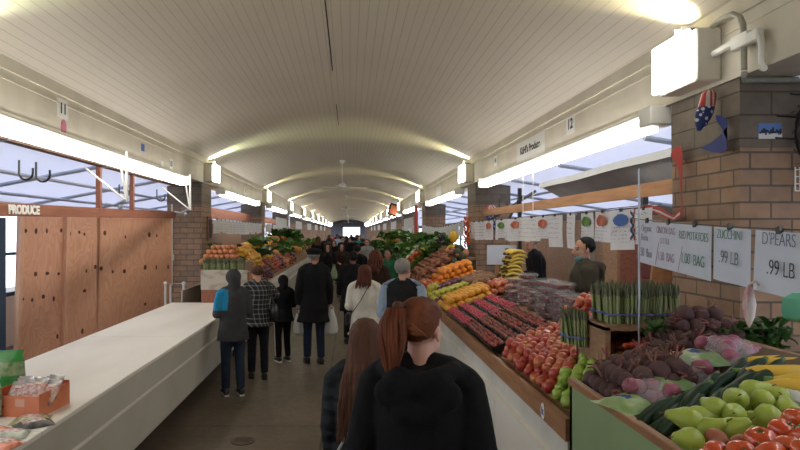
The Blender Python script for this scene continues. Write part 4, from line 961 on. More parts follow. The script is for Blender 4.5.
# pears
def pear(seed, r=.04):
    m = MB(); j = jit(seed, .05); pr = [(.001, -1), (.35, -.98), (.72, -.78), (.98, -.35), (1, 0), (.9, .4), (.66, .8), (.47, 1.15), (.36, 1.45), (.2, 1.6), (.001, 1.62)]
    m.lathe([(a*r*j[0], b*r*j[1]) for a, b in pr], n=16, lob=lambda a, z: 1+.02*math.cos(3*a+seed)); return m.mesh('pear', M_PEAR, True, 70)
PR = [pear(i) for i in range(3)]; PRR = [pear(i) for i in (7, 8)]
for me in PRR: me.materials.clear(); me.materials.append(M_PEARR)
for i, (px, py, Y) in enumerate([(690, 440, 1.85), (688, 419, 1.95), (715, 408, 2.05), (736, 399, 2.1), (734, 414, 2.0), (732, 429, 1.9), (707, 429, 1.92), (762, 400, 2.1), (768, 417, 1.98), (787, 410, 2.05), (755, 421, 2.0), (750, 438, 1.9), (778, 398, 2.15), (752, 390, 2.2), (700, 418, 2.05), (720, 422, 2.05), (745, 409, 2.15)]):
    p = P(px, py, Y); p.z = max(p.z, zg(p.x)+.035); o = link('pear', PR[i % 3], None, p, (R.uniform(.9, 1.7), R.uniform(-.3, .3), R.uniform(0, 6)), R.uniform(.92, 1.05)); tag(o, 'shiny green pear in the pile between zucchini and tomatoes', 'pear', 'green pears'); c = link('stem', STEM, o); c.location = (0, 0, .063)
for i, (px, py, Y) in enumerate([(716, 440, 1.84), (742, 446, 1.78)]):
    p = P(px, py, Y); o = link('red_pear', PRR[i], None, p, (1.3, 0, i*2.), .9); tag(o, 'dull red pear at the tomato pile edge', 'pear', 'red pears'); c = link('stem', STEM, o); c.location = (0, 0, .063)
TM = [mk_round(.043, 1, kind='tomato').mesh('tomato', M_TOM, True, 80)]
cx = MB()
for i in range(5): a = i*1.2566; cx.add([(.004*math.cos(a+1.2), .004*math.sin(a+1.2), 0), (.022*math.cos(a), .022*math.sin(a), .002), (.004*math.cos(a-1.2), .004*math.sin(a-1.2), 0), (.01*math.cos(a), .01*math.sin(a), .005)], [(0, 3, 1), (3, 2, 1)])
cx.tube([(0, 0, 0), (0, .002, .012)], .002, 5); CX = cx.mesh('calyx', M_GSTEM)
for i, (px, py, Y) in enumerate([(761, 440, 1.72), (783, 431, 1.76), (797, 420, 1.85), (742, 455, 1.66), (790, 448, 1.64), (770, 455, 1.62), (805, 436, 1.7), (718, 455, 1.7), (812, 420, 1.8), (700, 462, 1.66), (808, 452, 1.58), (780, 466, 1.55), (755, 468, 1.56)]):
    p = P(px, py, Y); o = link('tomato', TM[0], None, p, (R.uniform(-.9, .3), R.uniform(-.5, .5), R.uniform(0, 6)), R.uniform(.95, 1.05)); tag(o, 'large ripe red-orange tomato in the nearest pile on the right', 'tomato', 'large ripe tomatoes'); c = link('calyx', CX, o); c.location = (0, 0, .028)
# under-filling so the pile has a body: paper lining of the bin
m = MB(); m.sheet(lambda u, v: (1.2+.82*u, .6+2.3*v, zg(1.2+.82*u)+.008+.012*math.sin(9*u+7*v)), 12, 20); tag(obj('bin_liner', m, pmat('brown liner', (.12, .08, .05), .9)), 'dark brown paper liner in the green bin under produce', 'liner')
# red onions in printed plastic bags
M_PRINT = pmat('green printed film', (.22, .36, .13), .3, (.3, .42, .2), 14, (1, 1, 1), (.45, .55))
def onion_bag(x, y, z, rz, L, W, n, lab, lab2):
    rr = random.Random(int(x*100)); Mz = Matrix.Rotation(rz, 3, 'Z')
    on = MB(); on.ell((0, 0, 0), 1, None, 12, 8, lambda v: Vector((v.x, v.y, v.z*.85+.15*math.exp(-(math.hypot(v.x, v.y)/.2)**2)*(1 if v.z > 0 else 0)))); om = on.mesh('onion', M_ONION, True, 80)
    for i in range(n):
        q = Mz @ Vector((L*(-.05+.5*rr.random()), W*(rr.random()-.5)*.75, 0)); o = link('red_onion', om, None, (x+q.x, y+q.y, z+.035+.035*(i % 2)), (rr.uniform(-1, 1), rr.uniform(-1, 1), 0), .041); tag(o, lab2, 'onion', 'red onions '+lab2[-12:])
    def bagp(u, v):
        a = (u-.5)*L*1.1; b = (v-.5)*W*1.15; hh = (1-abs(2*u-1)**4)*(1-abs(2*v-1)**3)
        h = .105*hh*(.45 if u < .45 else 1)+.012*noise.noise(Vector((u*9, v*9, x))); return Mz @ Vector((a, b, max(.003, h)))
    m = MB(); m.sheet(bagp, 26, 16); e = tag(obj('onion_bag', m, [M_FILM, M_PRINT, M_BLUEI], loc=(x, y, z)), lab, 'bag'); me = e.data
    for i, p in enumerate(me.polygons):
        u, v = (i//16+.5)/26, (i % 16+.5)/16
        if u < .4: p.material_index = 1
        if (u-.25)**2*4+(v-.5)**2 < .02: p.material_index = 2
for i, (px, py, Y, rz, lab) in enumerate([(642, 399, 2.6, .35, 'printed plastic bag of red onions nearest the bin edge'), (676, 378, 2.75, .5, 'printed plastic bag of red onions in the middle of three'), (716, 365, 2.85, .25, 'printed plastic bag of red onions farthest back by the greens')]):
    p = P(px, py, Y); onion_bag(p.x, p.y, max(p.z-.03, zg(p.x)+.01), rz, (.34, .42, .42)[i], (.2, .24, .24)[i], (9, 13, 15)[i], lab, ['red onion inside the bag nearest the bin edge', 'red onion inside the middle printed bag', 'red onion inside the rearmost printed bag'][i])
# garlic-white bag edge right
m = MB(); m.ell((0, 0, 0), (.05, .06, .03), None, 12, 8, lambda v: v*(1+.25*noise.noise(v*3))); tag(obj('white_plastic_wrap', m, M_WRAP, loc=P(792, 398, 2.15)), 'crumpled white plastic wrap beside the yellow squash', 'wrap')
# steel pole
m = MB(); m.tube([(0, 0, 0), (0, 0, 1.15)], .0055, 8); p = P(639, 350, 3.3); tag(obj('thin_pole', m, M_STEEL, loc=(p.x, 3.3, 1.16)), 'thin white pole rising beside the asparagus', 'pole')
# ------------------------------------------------------------------ hanging papers, ribbons, signs on the right
def wavy(w, h, seed, a=.012):
    rr = random.Random(seed); k = rr.uniform(2, 4); ph = rr.uniform(0, 6)
    m = MB(); m.sheet(lambda u, v: ((u-.5)*w, -v*h, a*math.sin(k*u*PI+ph)*v+.004*math.sin(5*v+ph)), 8, 5); return m.mesh('sheet', M_PAPER, True, 80)
WV = [wavy(.29, .36, i) for i in range(5)]
def scrib(seed, w, h):
    rr = random.Random(seed); m = MB()
    for r_ in range(5):
        y = -.12*h-r_*h*.15; x = -w*.38
        while x < w*.3:
            l = rr.uniform(.006, .016); m.box((x+l/2, y+rr.uniform(-.006, .006), .014), (l, rr.uniform(.004, .010), .001)); x += l+rr.uniform(.012, .035)
    return m
SCM = [scrib(i, .29, .36).mesh('scribble', M_INKB, False) for i in range(4)]
CLIP = MB().box((0, 0, 0), (.03, .03, .012)).mesh('clip', M_BLACK, False)
COLN = ['green', 'red', 'blue']
def paper(side, x, y, z, lab, grp, yaw=0, full=True, pic=None, mesh=None):
    e = empty('price_paper', lab, 'paper', (x, y, z), 0, grp); e.matrix_world = Matrix.Translation((x, y, z)) @ Matrix.Rotation(yaw, 4, 'Z') @ FR[side]
    e.matrix_world = e.matrix_world @ Matrix.Rotation(R.uniform(-.05, .05), 4, 'Z')
    sh_ = link('sheet', mesh or R.choice(WV), e); sh_.scale = (R.uniform(.8, 1), R.uniform(.78, 1.06) if y < 7 else R.uniform(.75, .95), 1)
    s = link('lettering', R.choice(SCM), e)
    c = link('clip', CLIP, e); c.location = (0, 0, .004)
    if pic is not None:
        s.location = (0, -.13, 0); s.scale = (1, .6, 1)
        m = MB(); m.ell((0, -.09, .016), (.085, .055, .003), None, 10, 6, lambda v: v*(1+.3*noise.noise(v*3+Vector((y, 0, 0))))); obj('picture', m, [M_PICG, M_PICR, M_PICB][pic], e)
def string(a, b, sag, name, lab, r=.004, mat=M_BLACK):
    a, b = Vector(a), Vector(b); m = MB(); m.tube([a.lerp(b, i/12)-a-Vector((0, 0, sag*4*(i/12)*(1-i/12))) for i in range(13)], r, 5); tag(obj(name, m, mat, loc=a), lab, 'string')
string((2.42, 4.5, 2.17), (2.42, 11.5, 2.15), 0, 'paper_string', 'black string carrying papers along the right first bay')
y = 4.62; i = 0
while y < 11.4:
    pic = [None, 2, 1, 0, None, None, 1, None, None, 1, None, 0, None, 1, None, None, None, 2, None, None][i % 20]
    nm = {None: 'handwritten', 0: 'green-picture', 1: 'red-picture', 2: 'blue-picture'}[pic]
    paper('R', 2.40+R.uniform(-.02, .02), y+.15, 2.145, '%s price paper clipped to the string in the right first bay' % nm, nm+' papers right first bay', R.uniform(-.15, .75), pic=pic)
    y += R.uniform(.31, .44); i += 1
beamthing('paper_rail', (2.62, 4.5, 2.32), (2.62, 11.4, 2.32), .04, .12, M_ORWOOD, 'orange pine rail above the hanging papers of right stall')
string((2.42, 12.3, 2.2), (2.42, 19.3, 2.2), .1, 'paper_string', 'black string with papers in the right second bay')
for j in range(17): paper('R', 2.40, 12.5+.4*j, 2.18-.1*4*(j/16)*(1-j/16), 'white price paper hanging in the right second bay', 'papers right second bay', R.uniform(0, .5))
for j in range(12): paper('R', 2.40, 20.3+.55*j, 2.2, 'white price paper hanging in the right third bay', 'papers right third bay', R.uniform(0, .4))
string((-2.9, 12.3, 2.26), (-2.9, 19.3, 2.26), .02, 'paper_string', 'black string with papers in left bay behind peaches')
for j in range(15): paper('L', -2.88, 12.55+.43*j, 2.22, 'white price paper hanging in the left bay behind peaches', 'papers left bay behind peaches', -R.uniform(0, .4))
for j in range(12): paper('L', -2.88, 20.3+.55*j, 2.22, 'white price paper hanging in the farther left bay', 'papers farther left bay', -R.uniform(0, .4))
beamthing('paper_rail', (-3.3, 12.3, 2.4), (-3.3, 19.2, 2.4), .05, .25, M_REDWOOD, 'red-brown rail above the papers in the left bay')
beamthing('paper_rail', (-3.3, 20.1, 2.4), (-3.3, 27, 2.4), .05, .2, M_REDWOOD, 'red-brown rail in the farther left bay')
for sx, lab in ((-1, 'left'), (1, 'right')):
    for k in range(2, 8):
        X = -2.7 if sx < 0 else 2.3
        m = MB(); w = .5; m.sheet(lambda u, v: (0, (u-.5)*3.4, -.45*v+.02*math.sin(20*u)), 12, 2); 
        beamthing('stall_banner', (X, PY[k]+1.8, 2.3), (X, PY[k]+5.4, 2.3), .01, .4, M_PAPER, 'white banner of the %s stall before the %s pillar' % (lab, ORD[k+1]), 'banner')
# near posters on a sagging string
D0 = Vector((2.2, 4.42, 0)); U = Vector((-.28, -1.87, 0)).normalized(); NV = Vector((U.y, -U.x, 0))
def FRM(p, roll=0): return Matrix.Translation(p) @ Matrix(((U.x, 0, NV.x, 0), (U.y, 0, NV.y, 0), (0, 1, 0, 0), (0, 0, 0, 1))) @ Matrix.Rotation(roll, 4, 'Z')
def ztop(s): return 2.035-.068*s/1.5
string(tuple(D0-U*.2)[:2]+(2.06,), tuple(D0+U*2.3)[:2]+(1.95,), .012, 'poster_string', 'thin dark string carrying the near posters over the produce')
def poster(s0, s1, h, lines, lab, h2=None):
    p = D0+U*s0; p.z = ztop(s0); W = s1-s0; h2 = h2 or h; roll = -.045
    e = empty('price_poster', lab, 'poster', p); e.matrix_world = FRM(p, roll)
    m = MB(); m.sheet(lambda u, v: (u*W, -v*(h+(h2-h)*u), .006*math.sin(6*u+s0*5)*v), 14, 8); obj('sheet', m, M_POSTER, e, sharp=80)
    for s, x, y, size, mat, xs in lines:
        t = link('lettering', text_mesh(s, size*.84, mat, bold=-.0016, xs=xs), e); t.location = (x*W, -y*h, .012)
    for k in range(max(1, round(W/.4))):
        c = MB(); c.box((W*(k+.5)/max(1, round(W/.4)), .008, .008), (.034, .028, .016), Matrix.Rotation(.4, 3, 'Z')); obj('binder_clip', c, M_BLACK if k != 9 else M_INKG, e, smooth=False)
    return e
e = poster(0, 1.19, .31, [('Organic', .17, .16, .085, M_INKB, .9), ('Beets', .14, .38, .08, M_INKB, 1), ('1.50  Bun', .15, .74, .11, M_INKB, .8), ('ONION BAG', .47, .17, .085, M_INKV, .8), ('LITTLE', .46, .40, .07, M_INKV, 1), ('1.50  BAG', .48, .74, .10, M_INKV, .8), ('RED POTATOES', .82, .22, .09, M_INKG, .75), ('1.00  BAG', .82, .68, .115, M_INKG, .8)], 'wide white poster pricing organic beets, onions and red potatoes')
m = MB()
for x, mt in ((.0, 0), (.33, 0), (.655, 0)): m.box((1.19*x+.02, -.22, .011), (.006, .17, .001), Matrix.Rotation(-.35, 3, 'Z'))
obj('slash_mark', m, M_INKV, e, smooth=False)
poster(1.215, 1.60, .29, [('ZUCCHINI', .5, .13, .085, M_INKG, .78), ('.99 LB', .5, .55, .115, M_INKB, .85)], 'white poster reading ZUCCHINI .99 LB')
poster(1.64, 2.06, .29, [("D'PEARS", .5, .13, .1, M_INKB, .85), ('.99 LB', .55, .58, .12, M_INK, .85)], "white poster at the right edge reading D'PEARS .99 LB")
# hanging plastic bags under posters
m = MB(); m.rings([[(a*math.cos(2*PI*j/14)*(1+.12*math.sin(3*j)), b*math.sin(2*PI*j/14), z) for j in range(14)] for a, b, z in ((.006, .006, 0), (.02, .012, -.03), (.03, .02, -.09), (.022, .02, -.15), (.008, .008, -.19), (.003, .003, -.2))])
m.tube([(0, 0, 0), (.03, 0, .02), (.045, 0, .0)], .006, 6)
M_WPINK = pmat('white bag with pink print', (.66, .58, .56), .5, (.6, .3, .3), 18, (1, 1, .4), (.5, .65)); tag(obj('hanging_bag', m, M_WPINK, loc=P(749, 285, 2.75)), 'small white and pink plastic bag hanging under the zucchini poster', 'bag')
m = MB(); m.rings([[(a*math.cos(2*PI*j/14)*(1+.1*math.sin(2*j)), b*math.sin(2*PI*j/14), z) for j in range(14)] for a, b, z in ((.05, .02, 0), (.085, .035, -.02), (.09, .04, -.07), (.08, .04, -.1), (.05, .02, -.115))]); tag(obj('green_bag', m, pmat('green bag film', (.10, .36, .24), .4), loc=P(806, 293, 2.3)), 'green plastic bag hanging at the right edge under the pears poster', 'bag')
# ribbons: stars and stripes windsock and bow
def ribbon(name, pts, w, mat, lab, cat='ribbon', wd=(0, 0, 1)):
    pts = [Vector(p) for p in pts]; o = pts[0].copy(); m = MB(); wd = Vector(wd)
    n = len(pts); ws = w if isinstance(w, list) else [w]*n
    rows = []
    for p, ww in zip(pts, ws):
        q = p-o; rows += [[q+wd*ww/2+Vector((-.0015, 0, 0)), q-wd*ww/2+Vector((-.0015, 0, 0)), q-wd*ww/2+Vector((.0015, 0, 0)), q+wd*ww/2+Vector((.0015, 0, 0))]]
    m.rings(rows); tag(obj(name, m, mat, loc=o, sharp=80), lab, cat)
M_RIBR = pmat('red ribbon', (.5, .05, .04), .5); M_RIBB = pmat('navy ribbon', (.03, .05, .2), .5); M_RIBW = pmat('white ribbon', (.65, .6, .58), .5)
def flag_mat():
    m = pmat('stars and stripes fabric', (.6, .6, .6), .6); nt = m.node_tree; b = nt.nodes['Principled BSDF']; tc = nd(nt, 'ShaderNodeTexCoord'); sx = nd(nt, 'ShaderNodeSeparateXYZ'); nt.links.new(tc.outputs['Object'], sx.inputs[0])
    an = mathn(nt, 'ARCTAN2', sx.outputs[1], sx.outputs[0]); st = mathn(nt, 'GREATER_THAN', mathn(nt, 'SINE', mathn(nt, 'MULTIPLY', an, 6)), 0)
    mx = nd(nt, 'ShaderNodeMix', data_type='RGBA'); nt.links.new(st, mx.inputs['Factor']); mx.inputs['A'].default_value = (.65, .6, .58, 1); mx.inputs['B'].default_value = (.5, .05, .04, 1)
    vo = nd(nt, 'ShaderNodeTexVoronoi'); vo.inputs['Scale'].default_value = 28; nt.links.new(tc.outputs['Object'], vo.inputs['Vector']); sp = mathn(nt, 'LESS_THAN', vo.outputs['Distance'], .33)
    m2 = nd(nt, 'ShaderNodeMix', data_type='RGBA'); nt.links.new(sp, m2.inputs['Factor']); m2.inputs['A'].default_value = (.02, .04, .18, 1); m2.inputs['B'].default_value = (.7, .7, .7, 1)
    m3 = nd(nt, 'ShaderNodeMix', data_type='RGBA'); nt.links.new(mathn(nt, 'GREATER_THAN', sx.outputs[2], -.11), m3.inputs['Factor']); nt.links.new(m2.outputs['Result'], m3.inputs['A']); nt.links.new(mx.outputs['Result'], m3.inputs['B'])
    nt.links.new(m3.outputs['Result'], b.inputs['Base Color']); return m
M_FLAG = flag_mat()
m = MB(); m.rings([[(a*math.cos(2*PI*j/20)+ox, a*.55*math.sin(2*PI*j/20), z) for j in range(20)] for a, ox, z in ((.03, 0, 0), (.05, -.004, -.02), (.055, -.02, -.1), (.058, -.04, -.16), (.045, -.055, -.22), (.012, -.075, -.27))])
px = P(726, 79, 3.66); tag(obj('flag_windsock', m, M_FLAG, loc=(2.42, 3.9, 2.90)), 'small stars and stripes windsock hanging on near pillar', 'windsock')
yy = 3.9; q = lambda a, b: (2.42+.0, 2.42*F/(a-350), EYE-(b-232)*(2.42*F/(a-350))/F)
ribbon('ribbon', [q(716, 117), q(722, 122), q(727, 130), q(727, 138), q(721, 144), q(712, 147), q(702, 148)], [.03, .08, .13, .15, .12, .07, .01], M_RIBB, 'curled navy ribbon tail below the stars and stripes windsock')
ribbon('ribbon', [q(672, 152), q(677, 153), q(680, 160), q(681, 175), q(681.5, 195), q(682, 203)], [.06, .13, .11, .05, .012, .01], M_RIBR, 'red ribbon dangling at the left edge of near pillar', wd=(0, -.6, .8))
ribbon('ribbon', [q(641, 208), q(650, 208), q(660, 211), q(668, 216), q(674, 218), q(680, 213), q(683, 205)], [.03, .05, .06, .05, .03, .07, .01], M_RIBR, 'red and white ribbon garland looping over the pine rail')
ribbon('ribbon', [q(643, 209.5), q(651, 209.5), q(660, 213), q(668, 217), q(674, 219), q(680, 214.5)], [.01, .02, .035, .03, .02, .035], M_RIBW, 'white ribbon lining the red garland near the pillar', wd=(-.15, 0, 1))
for i, (dx, mt, cn) in enumerate(((0, M_RIBB, 'blue'), (3.5, M_RIBR, 'red'), (1.8, M_RIBW, 'white'))):
    pts = [q(632+dx+(2.2 if k % 2 else -1.6), 212+4.5*k) for k in range(7)]; ribbon('ribbon', pts, .03, mt, '%s zigzag ribbon hanging left of the wide poster' % cn, wd=(0, 0, 1))
m2 = MB(); m2.rings([[(a*math.cos(2*PI*j/16)+ox, a*.4*math.sin(2*PI*j/16), z) for j in range(16)] for a, ox, z in ((.05, 0, 0), (.1, 0, -.05), (.11, .02, -.25), (.09, .0, -.45), (.04, 0, -.5))]); tag(obj('flag_windsock', m2, M_FLAG, loc=P(491, 205, 11.2)), 'faded stars and stripes windsock on the second right pillar', 'windsock')
# postcard, wreath and cage on near pillar face
e = empty('postcard', 'small postcard of a skyline under blue sky taped on near pillar', 'postcard', P(770, 131, 3.715))
m = MB(); m.box((0, 0, 0), (.15, .004, .1)); obj('card', m, pmat('card blue', (.10, .22, .55), .5), e, smooth=False)
m = MB(); m.box((0, -.003, -.033), (.15, .003, .034)); obj('lower_strip', m, M_WHITEMETAL, e, smooth=False)
m = MB(); 
for i in range(12): m.box((-.065+.0118*i, -.003, -.012+.004*(i*7 % 5)), (.011, .003, .012+.008*(i*5 % 4)))
obj('skyline', m, M_INK, e, smooth=False)
m = MB(); rr = random.Random(4)
for i in range(420):
    a = rr.uniform(PI*.5, PI*1.5); rad = .27+rr.uniform(-.05, .05); p = Vector((rad*math.cos(a), rr.uniform(-.06, .0), rad*math.sin(a)*1.1)); L = .03+rr.random()*.03; d_ = Vector((rr.uniform(-1, 1), rr.uniform(-1, .1), rr.uniform(-1, 1))).normalized()*L
    s_ = d_.orthogonal().normalized()*.004; m.add([p-s_, p+s_, p+d_], [(0, 1, 2)])
for a in (PI*.9, PI*1.05, PI*.72): m.tube([(.27*math.cos(a), -.03, .3*math.sin(a)), (.27*math.cos(a)-.16, -.04, .3*math.sin(a)+.01)], .006, 4)
m.tube([(.27*math.cos(a), -.02, .297*math.sin(a)) for a in [PI*.4+PI*1.2*k/20 for k in range(21)]], .02, 6)
tag(obj('dark_wreath', m, M_BLACK, loc=P(838, 133, 3.69)), 'spiky dark garland wreath hanging at the right edge on near pillar', 'wreath')
m = MB(); 
for i in range(4):
    m.tube([(-.03+.03*i, 0, -.1), (-.03+.03*i, 0, .05)], .004, 5); m.tube([(-.03, 0, -.1+.045*i), (.1, 0, -.1+.045*i)], .004, 5)
tag(obj('wire_rack', m, M_WHITEMETAL, loc=P(800, 175, 3.66)), 'small white wire rack at right edge below the wreath', 'rack')
m = MB(); m.box((0, 0, 0), (.11, .004, .13)); e = obj('card_sign', m, M_WHITEMETAL, loc=P(675, 312, 3.6)+Vector((.0, .1, 0)), rot=(0, .15, 0), smooth=False); tag(e, 'white card sign with a dark square on the pillar above beets', 'sign')
m = MB(); m.box((-.025, -.004, .02), (.045, .003, .045)); m.box((.03, -.004, .0), (.012, .003, .08)); obj('print', m, M_BLUEI, e, smooth=False)
# brown paper bag & blue thing behind the asparagus
m = MB(); m.rings([[(a*math.cos(2*PI*j/10), b*math.sin(2*PI*j/10), z) for j in range(10)] for a, b, z in ((.1, .06, -.2), (.12, .08, 0), (.09, .04, .15))])
m = MB(); m.box((0, 0, 0), (.16, .03, .44), Matrix.Rotation(.12, 3, 'Y')); p = P(662, 285, 4.6); tag(obj('wood_offcut', m, M_ORWOOD, loc=(2.47, 4.62, 1.53), smooth=False), 'orange wooden board leaning at the near pillar behind the beets', 'board')
M_SHEETL = pmat('bright metal edge', (.22, .225, .225), .5)
# sheet metal awning above the right stall
m = MB(); n = 24
def awn(u, v):
    Y = 4.9+u*4.1; x = 2.95+v*.42; z = 2.68-.03*u-.006*math.sin(u*12)-.30*v*(1+.25*math.sin(u*9)-.35*u); return (x, Y, z)
m.sheet(awn, n, 8); m.sheet(lambda u, v: tuple(a+b for a, b in zip(awn(u, v), (0, 0, .006))), n, 8)
e = tag(obj('metal_awning', m, M_SHEET), 'bent sheet metal awning hanging under the right canopy', 'awning')
m = MB()
for i in range(n): 
    a = Vector(awn(i/n, 0)); b = Vector(awn((i+1)/n, 0)); m.rings([[p+Vector((-.01, 0, .05)), p+Vector((-.01, 0, -.03)), p+Vector((0, 0, -.03)), p+Vector((0, 0, .05))] for p in (a, b)])
obj('rim_strip', m, M_SHEETL, e, smooth=False)
beamthing('canopy_post', (3.35, 6.6, 2.0), (3.35, 6.6, 2.75), .06, .06, M_BLACK, 'black post above the olive parka vendor', 'post')
beamthing('canopy_post', (3.1, 10.6, 1.2), (3.1, 10.6, 2.75), .06, .06, M_BLACK, 'black post by the bald vendor', 'post')
beamthing('canopy_brace', (2.85, 10.4, 2.2), (3.1, 10.5, 2.6), .04, .04, M_BLACK, 'black diagonal brace by second right pillar', 'brace')
beamthing('canopy_brace', (2.6, 10.9, 2.15), (3.3, 10.3, 2.68), .04, .04, M_BLACK, 'second black diagonal brace above the hanging papers', 'brace')
# thin hanging rods from right beam
for a, b, t, lab in ((523, 172, 222, 'thin white rod hanging below the name board, left one'), (533, 168, 215, 'thin white rod hanging below the name board, right one')):
    Y = 2.46*F/(a-350); m = MB(); m.tube([(0, 0, 0), (0, 0, -(t-b)*Y/F)], .006, 6); tag(obj('hanging_rod', m, M_WHITEMETAL, loc=P(a, b, Y)), lab, 'rod')
# back wall goods behind the right stall: brown cupboards
def stuffbox(x, y, z, d, mat, nm, lab, cat, rz=0):
    tag(obj(nm, MB().box((0, 0, 0), d, bev=.01), mat, loc=(x, y, z), rot=(0, 0, rz), smooth=False), lab, cat)
e = empty('wooden_cupboard', 'brown wooden cupboard behind the two vendors', 'cupboard', (4.3, 8.6, 0))
m = MB(); m.box((0, 0, .95), (.9, .5, 1.9), bev=.01); obj('body', m, M_CRATE, e, smooth=False)
for i in (-1, 1):
    m = MB(); m.box((i*.22, -.26, 1.0), (.42, .02, 1.7), bev=.005); d0 = obj('door', m, M_REDWOOD, e, smooth=False); h = MB(); h.box((i*.04, -.285, 1.0), (.02, .02, .12)); obj('handle', h, M_STEEL, d0, smooth=False)
e = empty('hanging_cloth_bag', 'tan cloth bag hanging on a post behind masked vendor', 'bag', (2.95, 7.3, 1.95))
m = MB(); m.rings([[(a*math.cos(2*PI*j/16)*(1+.1*math.sin(3*j)), b*math.sin(2*PI*j/16), z) for j in range(16)] for a, b, z in ((.02, .02, 0), (.07, .05, -.12), (.15, .08, -.4), (.2, .1, -.62), (.16, .08, -.66))]); obj('cloth', m, pmat('tan cloth', (.2, .15, .1), .9), e)
stuffbox(3.3, 5.55, 1.45, (.5, .4, .06), pmat('teal lid', (.12, .3, .32), .5), 'teal_tray', 'teal tray on the shelf behind the asparagus', 'tray')
stuffbox(3.3, 5.55, 1.35, (.5, .4, .12), pmat('blue crate', (.05, .12, .35), .5), 'blue_crate', 'blue plastic crate behind the asparagus', 'crate')
stuffbox(3.3, 5.6, .65, (1.2, .5, 1.28), M_CRATE, 'back_table', 'plain wooden back table behind the asparagus', 'table')
stuffbox(3.15, 5.5, 1.6, (.6, .35, .2), pmat('dark red cartons', (.16, .04, .04), .7), 'dark_carton', 'dark red carton on the crate behind the asparagus', 'carton')
# red white banner and lantern sign far on right pillar 3
e = empty('hanging_sign', 'tilted dark framed sign with orange picture on right beam far away', 'sign', P(394, 210, 30))
m = MB(); m.box((0, 0, 0), (.55, .05, .65), Matrix.Rotation(.3, 3, 'Y')); obj('frame', m, M_BLACK, e, smooth=False)
m = MB(); m.box((0, -.03, 0), (.38, .02, .45), Matrix.Rotation(.3, 3, 'Y')); obj('picture', m, M_ORBOX, e, smooth=False)
m = MB(); m.tube([(0, 0, 0), (0, 0, -1.5)], .05, 8); tag(obj('paper_streamer', m, M_RIBR, loc=P(416, 205, 18.8)), 'long red streamer hanging by the third right pillar', 'streamer')
e = empty('wood_picture', 'dark framed picture on the side of the first visible left pillar', 'picture', (-2.94, 12.1, 2.02))
m = MB(); m.box((.01, 0, 0), (.03, .35, .5), bev=.006); obj('frame', m, M_REDWOOD, e, smooth=False); m = MB(); m.box((.028, 0, 0), (.006, .24, .38)); obj('canvas', m, M_INK, e, smooth=False)
m = MB(); m.box((0, 0, 0), (.5, .004, .42)); 

for x, y0, y1, h, mat, lab in ((4.5, 6.9, 9.6, 2.2, M_CRATE, 'brown board partition behind the bald vendor'), (4.7, 10.1, 18.5, 2.2, M_CRATE, 'long brown partition deep behind the right second bay'), (4.7, 4.9, 6.2, 1.5, M_CRATE, 'low brown partition behind the asparagus'), (-4.6, 12.4, 18.8, 2.35, M_REDWOOD, 'red-brown partition behind the left peach display'), (-4.7, 19.6, 27, 2.2, M_CRATE, 'brown partition in the farther left bay')):
    e = empty('board_partition', lab, 'partition', (x, (y0+y1)/2, 0)); L = y1-y0; n = max(2, round(L/.9))
    for i in range(n):
        m = MB(); m.box((0, -L/2+L*(i+.5)/n, h/2), (.03, L/n-.008, h)); obj('board', m, mat, e, smooth=False)
# ------------------------------------------------------------------ people
SKINS = [pmat('light skin', (.55, .31, .22), .55, (.48, .25, .17), 6, sss=.1), pmat('tan skin', (.36, .19, .12), .55, (.3, .15, .09), 6), pmat('brown skin', (.16, .08, .05), .5), pmat('fair skin', (.62, .37, .29), .55, (.55, .27, .2), 5, sss=.1)]
M_EYE = pmat('eye dark', (.02, .015, .012), .3); M_LIP = pmat('lips', (.34, .11, .1), .5)
def hairmat(n, a, b): return pmat(n, a, .6, b, 22, (1, 1, .12), (.35, .7), spec=.22)
H_RED = hairmat('copper hair', (.10, .028, .012), (.20, .062, .026)); H_BR = hairmat('brown hair', (.075, .032, .018), (.13, .06, .035)); H_DK = hairmat('dark hair', (.014, .009, .008), (.03, .018, .014)); H_AUB = hairmat('auburn hair', (.07, .018, .010), (.11, .032, .018)); H_GR = hairmat('grey hair', (.22, .2, .18), (.32, .3, .27)); H_BLK = hairmat('black hair', (.008, .007, .007), (.016, .013, .012))
def cloth(n, c, c2=None, **k): return pmat(n, c, k.pop('rough', .9), c2 or tuple(q*.75 for q in c), 7, bump=k.pop('bump', (14, .5)), spec=.2, **k)
C_BLK = cloth('black jacket cloth', (.008, .008, .010)); C_COAT = cloth('black wool', (.010, .010, .012)); C_GREY = cloth('charcoal fleece', (.055, .055, .057)); C_CYAN = cloth('bright blue panel', (.02, .25, .45)); C_WHITE = cloth('cream knit', (.74, .71, .62)); C_VEST = cloth('black vest', (.018, .018, .02)); C_LBLUE = cloth('light blue shirt', (.33, .42, .55)); C_OLIVE = cloth('olive parka', (.07, .06, .042)); C_JEAN = cloth('blue denim', (.022, .035, .065)); C_DJEAN = cloth('dark trousers', (.014, .015, .02)); C_NAVY = cloth('navy cloth', (.02, .025, .045)); C_BROWN = cloth('dark brown cloth', (.035, .02, .014)); C_GREEN = cloth('green cloth', (.02, .12, .06)); C_TEAL = cloth('turquoise cloth', (.02, .30, .36)); C_RED = cloth('red cloth', (.5, .03, .02)); C_GRAYL = cloth('light grey cloth', (.3, .3, .3)); C_PUFF = cloth('slate puffer', (.028, .032, .038))
def puffer(m):
    nt = m.node_tree; b = nt.nodes['Principled BSDF']; tc = nd(nt, 'ShaderNodeTexCoord'); w = nd(nt, 'ShaderNodeTexWave'); w.bands_direction = 'Z'; w.inputs['Scale'].default_value = 4.2; w.inputs['Distortion'].default_value = 1.2
    nt.links.new(tc.outputs['Object'], w.inputs['Vector']); bp = nd(nt, 'ShaderNodeBump'); bp.inputs['Strength'].default_value = .8; bp.inputs['Distance'].default_value = .03; nt.links.new(w.outputs['Fac'], bp.inputs['Height']); nt.links.new(bp.outputs[0], b.inputs['Normal'])
puffer(C_PUFF)
